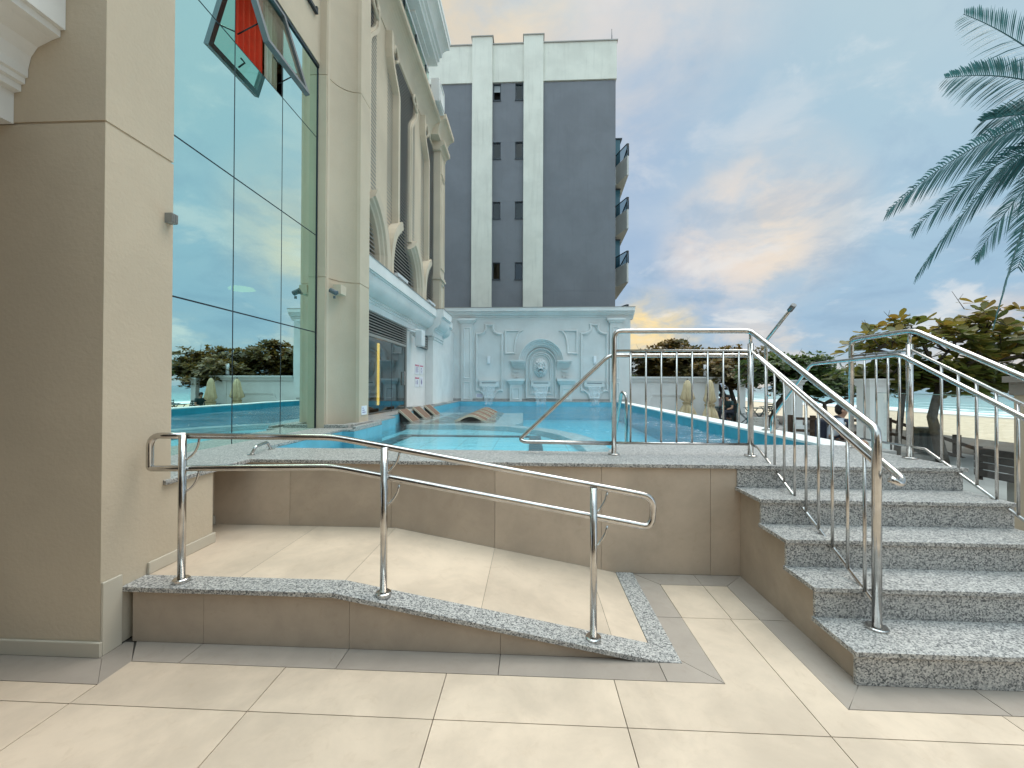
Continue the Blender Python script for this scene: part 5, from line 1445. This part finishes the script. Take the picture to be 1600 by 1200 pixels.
tree((9.0, 20.5, -.1), 'spreading rust and green beach tree rising over the boundary wall behind the folded umbrellas', 5,
     [(9.9, 20.0, -.1), (9.7, 20.1, .8), (9.5, 20.2, 1.4), (9.2, 20.4, 2.0)],
     [(6.0, 20.8, 3.05, 1.1, 1.3, .6, .8), (7.4, 20.6, 3.0, 1.5, 1.5, .85), (9.0, 20.2, 2.8, 1.6, 1.5, .9), (10.3, 19.8, 2.75, 1.5, 1.5, .85), (11.3, 20.2, 2.5, 1.1, 1.2, .7), (8.3, 19.2, 2.0, 1.3, 1.0, .45), (6.6, 21.2, 2.4, 1.4, 1.3, .6), (7.4, 20.9, 3.75, .9, .9, .3, .6), (9.6, 18.7, 1.7, .9, .9, .35, .7)],
     1750, .25, .14, leaf_brown, 7, 2, 2, .15, lambda p, v, rr: min(1, max(0, .30 + .22 * v.z + .2 * math.sin(p.x * 2.1) + rr.uniform(-.2, .25))), 'beach_tree')
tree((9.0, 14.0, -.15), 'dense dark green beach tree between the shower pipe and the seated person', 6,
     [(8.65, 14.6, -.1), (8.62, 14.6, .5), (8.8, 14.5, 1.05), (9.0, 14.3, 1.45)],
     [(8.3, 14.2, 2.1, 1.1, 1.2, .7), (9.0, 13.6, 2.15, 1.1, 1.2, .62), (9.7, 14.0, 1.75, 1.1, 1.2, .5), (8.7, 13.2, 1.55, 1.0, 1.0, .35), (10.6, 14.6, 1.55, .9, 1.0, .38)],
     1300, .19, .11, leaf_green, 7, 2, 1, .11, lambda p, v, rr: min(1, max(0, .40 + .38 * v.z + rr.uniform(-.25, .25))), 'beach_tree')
tree((12.0, 17.5, -.15), 'row of low dark green foliage left of the white pillar toward the sea', 9,
     [(12.6, 17.5, -.2), (12.5, 17.5, .9)],
     [(11.6, 17.5, 1.55, 1.2, 1.2, .55), (13.2, 17.6, 1.65, 1.4, 1.2, .5), (14.8, 17.6, 1.6, 1.3, 1.2, .5)],
     420, .2, .12, leaf_green, 7, 2, 0, .12, lambda p, v, rr: min(1, max(0, .35 + .4 * v.z + rr.uniform(-.2, .2))), 'beach_tree')
tree((6.4, 30, -.1), 'small bushy green tree beside the right end of the fountain wall', 12,
     [(7.0, 30, -.1), (6.95, 30, 1.2)],
     [(6.6, 30, 2.3, 1.2, 1.0, .7), (8.4, 31, 2.0, 1.5, 1.0, .5), (10.3, 32, 1.9, 1.6, 1.0, .4)],
     420, .30, .14, leaf_green, 6, 2, 0, .12, lambda p, v, rr: min(1, max(0, .4 + .4 * v.z + rr.uniform(-.2, .2))), 'bushy_tree')

tree((9.4, 19, -.1), 'green beach tree in the row along the promenade, behind the rust coloured one', 31,
     [(9.6, 19, -.1), (9.5, 19, .9), (9.3, 19, 1.6)], [(8.6, 18.6, 2.3, 1.4, 1.5, .7), (10.2, 19.4, 2.3, 1.4, 1.5, .7), (9.3, 20.4, 2.7, 1.4, 1.3, .6)], 620, .22, .13, leaf_brown, 6, 2, 1, .14, lambda p, v, rr: min(1, max(0, .3 + .3 * v.z + rr.uniform(-.2, .2))), 'beach_tree')
tree((8.6, 25, -.1), 'farthest full green beach tree in the row along the promenade', 32,
     [(8.8, 25, -.1), (8.7, 25, 1.0), (8.6, 25, 1.8)], [(7.8, 24.6, 2.6, 1.6, 1.8, .9), (9.6, 25.2, 2.7, 1.6, 1.8, .9), (8.6, 27, 3.0, 1.7, 1.6, .8)], 620, .26, .15, leaf_brown, 6, 2, 1, .15, lambda p, v, rr: min(1, max(0, .35 + .3 * v.z + rr.uniform(-.2, .2))), 'beach_tree')

# palm reaching in from the right
def palm():
    t = thing('palm_tree', 'tall feather palm whose drooping blue green fronds reach in from the right', 'palm', (10.2, 7.4, -.1))
    m = MB(); root = Vector((9.85, 7.2, 6.0)); pts = [Vector((10.4, 7.6, -.1)), Vector((10.35, 7.55, 2)), Vector((10.1, 7.4, 4)), root]
    m.tube(pts, .17, .3, 12, r1=.11)
    for i in range(16):
        p = pts[0].lerp(pts[1], i / 16) if i < 16 else 0
        m.lathe([(.17, p.z), (.185, p.z + .03), (.17, p.z + .06)], (p.x, p.y), 12)
    m.build('trunk', bark, t)
    rr = random.Random(21)
    tips = [((1385, 332), 6.6, .50), ((1424, 362), 7.4, .42), ((1430, 434), 6.8, .62), ((1476, 122), 6.9, .35), ((1552, 512), 7.0, 1.25), ((1505, 22), 7.1, .25), ((1523, 405), 7.8, .62), ((1532, 190), 7.6, .2), ((1640, -60), 7.2, .3), ((1760, 60), 7.0, .4), ((1800, 330), 7.0, .8), ((1700, 420), 6.2, 1.1), ((1590, 420), 8.3, .9)]
    for (px, py), Yt, arch_ in tips:
        tip = at(px, py, 'y', Yt); fm = MB()
        base = root + Vector((rr.uniform(-.08, .08), rr.uniform(-.08, .08), rr.uniform(-.05, .15)))
        chord = tip - base; ctrl = base + chord * .45 + Vector((0, 0, chord.length * .34 * arch_ + .30))
        P = [((1 - u) ** 2) * base + 2 * u * (1 - u) * ctrl + u * u * tip for u in [i / 24 for i in range(25)]]
        fm.tube(P, .020, n=6, r1=.004)
        for f in fm.b.faces: fm.tones[f] = .6
        nl = 80
        for side_ in (-1, 1):
            for i in range(nl):
                u = .10 + .89 * i / (nl - 1); k_ = u * 24; i0 = min(23, int(k_)); p = P[i0].lerp(P[i0 + 1], k_ - i0)
                tan = (P[min(24, i0 + 1)] - P[i0]).normalized(); lat = tan.cross(Vector((0, 0, 1))).normalized() * side_
                l = .58 * (math.sin(math.pi * min(1, u * .86 + .12)) ** .6) * rr.uniform(.85, 1.1)
                vv = lat.cross(tan).normalized() * (1 if lat.cross(tan).z > 0 else -1)
                d = (tan * 1.0 + lat * .55 + vv * (.72 if lat.y < 0 else -.62) + Vector((0, 0, rr.uniform(-.1, .12)))).normalized()
                w = .0125; qa = rr.uniform(.3, 1.3) * side_; up_ = Vector((0, 0, 1)); sv = d.cross(up_).normalized(); prev = None; tn = rr.random()
                for j, (uu, ww) in enumerate(((0, .5), (.35, 1.0), (.7, .8), (1.0, .1))):
                    c = p + d * l * uu - up_ * l * (.30 * uu * uu); s2 = sv * math.cos(qa) + sv.cross(d) * math.sin(qa)
                    a = fm.b.verts.new(c + s2 * w * ww); b_ = fm.b.verts.new(c - s2 * w * ww)
                    if prev:
                        f = fm.b.faces.new((prev[0], prev[1], b_, a)); fm.tones[f] = tn
                    prev = (a, b_)
        fm.build('frond', leaf_palm, t, recalc=False)
palm()

# ================================================================== PROMENADE FURNITURE
t = thing('timber_bench', 'dark weathered slatted bench on concrete blocks beyond the right stair rail', 'bench', (6.3, 5.2, 0))
for i in range(4):
    z = .36 + i * .10
    m = MB(); m.box(6.18, 6.21, 4.0, 5.84, z, z + .085); m.build('back_slat', blackwood, t, bevel=.004)
for i in range(4):
    m = MB(); m.box(6.24 + i * .11, 6.335 + i * .11, 4.0, 5.84, .34, .375); m.build('seat_slat', blackwood, t, bevel=.004)
for y in (4.3, 5.3):
    m = MB(); m.box(6.25, 6.66, y, y + .22, 0, .34); m.build('leg', asphalt, t, bevel=.01)
for y in (4.06, 4.9, 5.78):
    m = MB(); m.box(6.21, 6.24, y, y + .05, .30, .76); m.build('back_post', blackwood, t)
t = thing('concrete_seat', 'low grey concrete seat on which the man with the backpack sits', 'seat', (5.9, 7.4, 0))
m = MB(); m.box(5.05, 6.45, 7.3, 7.8, .36, .46); m.build('seat_slab', asphalt, t, bevel=.015)
for x in (5.2, 6.1):
    m = MB(); m.box(x, x + .22, 7.36, 7.74, 0, .36); m.build('leg', asphalt, t, bevel=.01)
t = thing('timber_fence', 'brown two rail timber fence along the beach with a sloping handrail at its end', 'fence', (9, 11, 0))
fp = [(7.2, 11.3), (8.5, 10.9), (9.4, 10.4)]
FX = [(at(px, 690, 'y', Yy).x, Yy) for px, Yy in ((1235, 11.2), (1270, 11.0), (1305, 10.8), (1345, 10.6), (1388, 10.4))]
for (x, y) in FX:
    m = MB(); m.box(x - .05, x + .05, y - .05, y + .05, -.1, .82); m.build('post', brownwood, t, bevel=.006)
for z in (.70, .38):
    for (a, b_) in zip(FX, FX[1:]):
        m = MB(); m.tube([(a[0], a[1] - .06, z + .03), (b_[0], b_[1] - .06, z + .03)], .05, n=4, smooth=False); m.build('rail', brownwood, t)
x, y = FX[-1]
for z0, z1 in ((.76, .10), (.44, -.22)):
    m = MB(); m.tube([(x, y - .06, z0), (x + 1.15, y - 1.3, z1)], .05, n=4, smooth=False); m.build('rail', brownwood, t)
m = MB(); m.box(x + .72, x + .82, y - .9, y - .8, -.2, .5); m.build('post', brownwood, t)
t = thing('support_stake', 'leaning dark wooden stake propping the sea almond tree', 'stake', (7.9, 9.6, 0))
m = MB(); a = at(1403, 692, 'y', 9.4); b_ = at(1412, 600, 'y', 9.4); m.tube([a + (a - b_) * .25, a, b_, b_ + (b_ - a) * .2], .065, n=9, r1=.05); m.build('stake', bark, t)
t = thing('litter_bin', 'dark slatted litter bin at the foot of the sea almond tree', 'bin', (9.2, 9.7, 0))
q = at(1450, 700, 'y', 9.9); bx = q.x
m = MB()
for i in range(12):
    a = 2 * math.pi * i / 12; m.box(bx + .2 * math.cos(a) - .035, bx + .2 * math.cos(a) + .035, 9.9 + .2 * math.sin(a) - .035, 9.9 + .2 * math.sin(a) + .035, .03, .58)
m.build('slats', flat('bin_green', (.02, .035, .03), .6), t)
m = MB(); m.lathe([(.18, .05), (.18, .50), (.23, .56), (.23, .62), (.19, .63)], (bx, 9.9), 16); m.build('body', flat('bin_dark', (.02, .03, .028), .6), t)

# folding cafe tables and chairs seen through the balusters
darkgreen = flat('dark_green_lacquer', (.012, .045, .045), .45)
def cafe_table(px, y, lab):
    x = at(px, 650, 'y', y).x; t = thing('folding_table', lab, 'table', (x, y, 0), 'dark folding cafe furniture')
    m = MB(); m.box(x - .32, x + .32, y - .32, y + .32, .70, .725)
    m.build('tabletop', darkgreen, t, bevel=.01)
    for s_ in (-1, 1):
        for q in (-1, 1):
            m = MB(); m.tube([(x + s_ * q * .26, y + s_ * .27, .70), (x - s_ * q * .26, y + s_ * .27, 0)], .016, n=6); m.build('leg', darkgreen, t)
def cafe_chair(px, y, rz, lab):
    x = at(px, 650, 'y', y).x; t = thing('folding_chair', lab, 'chair', (x, y, 0), 'dark folding cafe furniture')
    Rm = Matrix.Translation((x, y, 0)) @ Matrix.Rotation(rz, 4, 'Z')
    def P(a, b_, c): return Rm @ Vector((a, b_, c))
    m = MB()
    for i in range(5):
        u = -.20 + i * .085; c = [P(u, -.2, .44), P(u + .07, -.2, .44), P(u + .07, .2, .44), P(u, .2, .44)]
        m.face(c); m.face([p + Vector((0, 0, .018)) for p in c])
    m.build('seat', darkgreen, t)
    m = MB()
    for i in range(4):
        z = .58 + i * .085; m.tube([P(.22 + (z - .45) * .2, -.19, z), P(.22 + (z - .45) * .2, .19, z)], .022, n=5)
    m.build('backrest', darkgreen, t)
    for s_ in (-1, 1):
        m = MB(); m.tube([P(.31, s_ * .2, .90), P(.2, s_ * .2, .45), P(-.22, s_ * .2, 0)], .014, n=6); m.build('leg', darkgreen, t)
        m = MB(); m.tube([P(-.2, s_ * .18, .44), P(.24, s_ * .18, 0)], .014, n=6); m.build('leg', darkgreen, t)
cafe_table(1126, 17.6, 'dark folding table beside the farthest white pillar'); cafe_table(1180, 17.0, 'dark folding table right of the guard rail corner post'); cafe_table(1204, 18.0, 'dark folding table nearest the shower pipe')
cafe_chair(1138, 17.4, .4, 'dark folding chair with the seated guest left of the farthest white pillar'); cafe_chair(1166, 17.2, 2.6, 'dark folding chair just right of the farthest white pillar')
cafe_chair(1193, 17.8, .3, 'dark folding chair between two tables near the shower pipe')
t = thing('slatted_crate', 'white slatted crate standing on the paving near the shower pipe', 'crate', (7, 11, 0))
x = at(1201, 660, 'y', 15.5).x
m = MB()
for i in range(4):
    z =   .04 + i * .10; m.box(x - .30, x + .30, 15.38, 15.40, z, z + .07); m.box(x - .30, x + .30, 15.98, 16.0, z, z + .07)
    m.box(x - .30, x - .28, 15.402, 15.978, z, z + .07); m.box(x + .28, x + .30, 15.402, 15.978, z, z + .07)
m.build('slats', whitep, t)
for a, b_ in ((-.27, 15.41), (.24, 15.41), (-.27, 15.94), (.24, 15.94)):
    m = MB(); m.box(x + a, x + a + .03, b_, b_ + .03, 0, .42); m.build('corner_post', whitep, t)

# ================================================================== PEOPLE
def skinmesh(name, mat, verts, edges, parent, root=0, sub=2):
    me = bpy.data.meshes.new(name); me.from_pydata([v[0] for v in verts], edges, []); me.materials.append(mat)
    o = bpy.data.objects.new(name, me); C.objects.link(o)
    if parent: o.parent = parent; o.matrix_parent_inverse = WORLD[parent.name].inverted()
    WORLD[o.name] = Matrix()
    sk = o.modifiers.new('Skin', 'SKIN'); sk.use_smooth_shade = True
    for i, v in enumerate(verts):
        r_ = v[1] if isinstance(v[1], tuple) else (v[1], v[1])
        me.skin_vertices[0].data[i].radius = r_
    me.skin_vertices[0].data[root].use_root = True
    s_ = o.modifiers.new('Subsurf', 'SUBSURF'); s_.levels = sub; s_.render_levels = sub
    return o
skin = surface('skin', (.42, .24, .16), .5, .08, 8, 60, .05)
shirt = surface('pale_blue_shirt', (.58, .64, .72), .85, .1, 6, 80, .2)
hair = surface('black_hair', (.012, .010, .009), .6, .2, 20, 90, .4)
trouser = surface('grey_brown_trousers', (.13, .11, .10), .85, .15, 6, 70, .2)
navy = surface('navy_backpack', (.01, .014, .03), .7, .2, 8, 60, .2)
def person(lab, loc, face, J, cloth, pants, detail=True, hat=None, group=None, extra=None):
    """J: joints in body space (x = facing, y = left, z up)"""
    t = thing('person', lab, 'person', loc, group)
    Rm = Matrix.Translation(loc) @ Matrix.Rotation(face, 4, 'Z')
    W = lambda p: tuple(Rm @ Vector(p))
    V = []; E_ = []; ix = {}
    def add(n, r): ix[n] = len(V); V.append((W(J[n]), r))
    R_ = dict(pelvis=(.115, .14), belly=(.105, .13), chest=(.11, .15), neckb=(.06, .07), neck=(.05, .05), jaw=(.055, .062), skull=(.085, .078), crown=(.05, .05),
              lsh=.055, lel=.042, lwr=.028, rsh=.055, rel=.042, rwr=.028, lhip=.085, lkn=.06, lan=.04, lto=.03, rhip=.085, rkn=.06, ran=.04, rto=.03)
    for n_ in R_: add(n_, R_[n_])
    def e(a, b_): E_.append((ix[a], ix[b_]))
    for a, b_ in (('pelvis', 'belly'), ('belly', 'chest'), ('chest', 'neckb'), ('neckb', 'neck'), ('neck', 'jaw'), ('jaw', 'skull'), ('skull', 'crown'), ('chest', 'lsh'), ('lsh', 'lel'), ('lel', 'lwr'), ('chest', 'rsh'), ('rsh', 'rel'), ('rel', 'rwr'),
                  ('pelvis', 'lhip'), ('lhip', 'lkn'), ('lkn', 'lan'), ('lan', 'lto'), ('pelvis', 'rhip'), ('rhip', 'rkn'), ('rkn', 'ran'), ('ran', 'rto')): e(a, b_)
    if detail:
        for s_ in ('l', 'r'):
            w = Vector(J[s_ + 'wr']); el = Vector(J[s_ + 'el']); d = (w - el).normalized(); lat = d.cross(Vector((0, 0, 1))).normalized() * (1 if s_ == 'l' else -1)
            dn = Vector((0, 0, -1)); palm_ = w + d * .06; V.append((W(palm_), (.036, .018))); pi_ = len(V) - 1; E_.append((ix[s_ + 'wr'], pi_))
            for q, (off, ln) in enumerate(((-.027, .065), (-.009, .078), (.010, .072), (.028, .055))):
                k0 = palm_ + lat * off + d * .03; k1 = k0 + d * ln * .5 + dn * .008; k2 = k0 + d * ln * .85 + dn * .03
                for p in (k0, k1, k2): V.append((W(p), .0085))
                n_ = len(V); E_ += [(pi_, n_ - 3), (n_ - 3, n_ - 2), (n_ - 2, n_ - 1)]
            k0 = w + d * .025 - lat * .03; k1 = k0 + d * .04 - lat * .02 + dn * .01
            V.append((W(k0), .011)); V.append((W(k1), .009)); n_ = len(V); E_ += [(ix[s_ + 'wr'], n_ - 2), (n_ - 2, n_ - 1)]
    skinmesh('body', skin, V, E_, t, 0, 2)
    g_ = lambda *ns: None
    def sub(name, mat, names, edges, rad, root=0):
        vs = [(W(J[n_] if isinstance(n_, str) else n_), rad[i]) for i, n_ in enumerate(names)]
        return skinmesh(name, mat, vs, edges, t, root)
    lm_ = tuple((Vector(J['lsh']) * .35 + Vector(J['lel']) * .65)); rm_ = tuple((Vector(J['rsh']) * .35 + Vector(J['rel']) * .65))
    sub('shirt', cloth, ['pelvis', 'belly', 'chest', 'neckb', 'lsh', lm_, 'rsh', rm_], [(0, 1), (1, 2), (2, 3), (2, 4), (4, 5), (2, 6), (6, 7)], [(.125, .155), (.125, .15), (.13, .17), (.07, .08), .07, .06, .07, .06])
    sub('trousers', pants, ['pelvis', 'lhip', 'lkn', 'lan', 'rhip', 'rkn', 'ran'], [(0, 1), (1, 2), (2, 3), (0, 4), (4, 5), (5, 6)], [(.12, .15), .10, .078, .06, .10, .078, .06])
    # head details
    sk_ = Vector(J['skull']); fwd = Vector((1, 0, 0)); 
    def ball(mm, c, r3, n=10):
        ret = bmesh.ops.create_uvsphere(mm.b, u_segments=n + 4, v_segments=n, radius=1)
        bmesh.ops.transform(mm.b, matrix=Rm @ Matrix.Translation(c) @ Matrix.Diagonal((*r3, 1)), verts=ret['verts'])
        for v in ret['verts']:
            for f in v.link_faces: f.smooth = True
    m = MB(); ball(m, sk_ + Vector((-.018, 0, .035)), (.100, .088, .082)); ball(m, sk_ + Vector((-.045, 0, -.01)), (.072, .084, .085)); m.build('hair', hair, t)
    if detail:
        m = MB(); ball(m, sk_ + Vector((.098, 0, -.025)), (.018, .013, .024), 6); ball(m, sk_ + Vector((.0, .085, -.02)), (.018, .012, .03), 6); ball(m, sk_ + Vector((.0, -.085, -.02)), (.018, .012, .03), 6); m.build('nose_and_ears', skin, t)
        em = flat('eye_dark', (.02, .015, .012), .3)
        for s_ in (-1, 1):
            m = MB(); ball(m, sk_ + Vector((.082, s_ * .032, .004)), (.010, .012, .008), 6); m.build('eye', em, t)
        m = MB(); ball(m, sk_ + Vector((.084, 0, -.062)), (.010, .024, .006), 6); m.build('mouth', flat('lip', (.28, .09, .07), .5), t)
        m = MB(); gg = []
        for s_ in (-1, 1):
            c = sk_ + Vector((.102, s_ * .034, .002)); ring = [tuple(Rm @ (c + Vector((0, .026 * math.cos(a), .018 * math.sin(a))))) for a in [i * math.pi / 6 for i in range(13)]]
            m.tube(ring, .0028, n=5)
            m.tube([Rm @ (c + Vector((0, s_ * .026, .004))), Rm @ (sk_ + Vector((0, s_ * .088, .004)))], .0028, n=5)
        m.tube([Rm @ (sk_ + Vector((.103, -.009, .006))), Rm @ (sk_ + Vector((.103, .009, .006)))], .0025, n=5)
        m.build('glasses', darkmetal, t)
        for s_ in ('l', 'r'):
            a = Vector(J[s_ + 'an']); b_ = Vector(J[s_ + 'to'])
            sub('shoe', flat('shoe_' + s_, (.03, .03, .03), .6), [tuple(a + Vector((-.03, 0, -.03))), tuple((a + b_) / 2 + Vector((0, 0, -.01))), tuple(b_)], [(0, 1), (1, 2)], [.05, .048, .04])
    return t, Rm
# seated man with a backpack
J = dict(pelvis=(0, 0, .10), belly=(.03, 0, .25), chest=(.09, 0, .42), neckb=(.12, 0, .54), neck=(.135, 0, .59), jaw=(.165, 0, .635), skull=(.155, 0, .70), crown=(.15, 0, .755),
         lsh=(.10, .19, .50), lel=(.16, .25, .25), lwr=(.36, .16, .18), rsh=(.10, -.19, .50), rel=(.16, -.25, .25), rwr=(.37, -.14, .17),
         lhip=(.05, .10, .08), lkn=(.46, .14, .10), lan=(.44, .14, -.34), lto=(.58, .15, -.41), rhip=(.05, -.10, .08), rkn=(.46, -.12, .10), ran=(.46, -.12, -.34), rto=(.60, -.13, -.41))
px_ = at(1303, 700, 'y', 7.45)
t, Rm = person('seated man in a pale blue shirt with glasses and a dark backpack on the promenade', (px_.x, 7.50, .47), R(-38), J, shirt, trouser)
m = MB()
def rb(mm, x0, x1, y0, y1, z0, z1):
    ret = bmesh.ops.create_cube(mm.b, size=1); bmesh.ops.transform(mm.b, matrix=Rm @ Matrix.Translation(((x0 + x1) / 2, (y0 + y1) / 2, (z0 + z1) / 2)) @ Matrix.Diagonal((x1 - x0, y1 - y0, z1 - z0, 1)), verts=ret['verts'])
rb(m, -.24, -.07, -.15, .15, .12, .52); bp = tag(m.build('backpack', navy, bevel=.05), 'navy backpack worn by the seated man', 'backpack')
m = MB()
for s_ in (-1, 1):
    m.tube([Rm @ Vector((-.07, s_ * .11, .50)), Rm @ Vector((.08, s_ * .13, .585)), Rm @ Vector((.235, s_ * .12, .48)), Rm @ Vector((.21, s_ * .14, .30)), Rm @ Vector((.0, s_ * .17, .17))], .02, .05, 8)
m.build('strap', navy, bp)
# guest at the cafe table (dark clothes)
J2 = dict(J); q = at(1141, 660, 'y', 17.4)
person('cafe guest in dark green clothes sitting on a folding chair seen between the balusters', (q.x, 17.4, .45), R(200), J2, surface('dark_green_jacket', (.02, .05, .055), .85), surface('dark_jeans', (.03, .035, .05), .85), False)
q = at(1122, 640, 'y', 18.6)
person('cafe guest in a pinkish white shirt beside the right folded umbrella', (q.x, 18.6, .5), R(0), J2, surface('pinkish_shirt', (.62, .48, .48), .85), surface('dark_skirt', (.05, .05, .06), .85), False)
JS = dict(pelvis=(0, 0, .93), belly=(0, 0, 1.08), chest=(0, 0, 1.28), neckb=(0, 0, 1.42), neck=(.01, 0, 1.47), jaw=(.03, 0, 1.52), skull=(.02, 0, 1.61), crown=(.01, 0, 1.67),
          lsh=(0, .18, 1.38), lel=(-.03, .24, 1.12), lwr=(.06, .24, .88), rsh=(0, -.18, 1.38), rel=(.03, -.24, 1.12), rwr=(.12, -.22, .90),
          lhip=(0, .09, .90), lkn=(.10, .10, .50), lan=(.05, .10, .08), lto=(.18, .11, .03), rhip=(0, -.09, .90), rkn=(-.02, -.10, .50), ran=(-.14, -.10, .10), rto=(-.02, -.11, .03))
for px, lab, fc in ((1132.5, 'left of two tiny dark figures walking on the distant sand', 1.2), (1142, 'right of two tiny dark figures walking on the distant sand', 1.8)):
    q = at(px, 620, 'y', 68)
    person(lab, (q.x, 68, -.85), fc, JS, surface('beachwear', (.04, .05, .08), .85), surface('beach_shorts', (.03, .03, .05), .85), False, group='walkers on the beach')
# far low house behind the boundary wall
t = thing('beach_house', 'small pale house with an ochre roof among bushes far behind the boundary wall', 'house', (12, 60, 0))
q0 = at(1000, 580, 'y', 60); q1 = at(1026, 580, 'y', 60)
m = MB(); m.box(q0.x, q1.x, 60, 66, -.5, 3.6); m.box(q0.x - 1.0, q0.x + .4, 59, 62, -.5, 5.6); m.build('wall', whitep, t)
m = MB(); m.prism([(q0.x + .5, 3.6), (q1.x + .5, 3.6), (q1.x - .6, 4.5), (q0.x + 1.2, 4.5)], 59.5, 66.5, 'y'); m.build('roof', surface('ochre_roof', (.42, .28, .08), .8), t)
for i in range(2):
    f_ = MB().box(q0.x + .8 + i * 1.1, q0.x + 1.4 + i * 1.1, 59.96, 60, 1.6, 2.8).build('window', darkmetal, t); MB().box(q0.x + .86 + i * 1.1, q0.x + 1.34 + i * 1.1, 59.94, 59.96, 1.66, 2.74).build('pane', bluewin, f_)
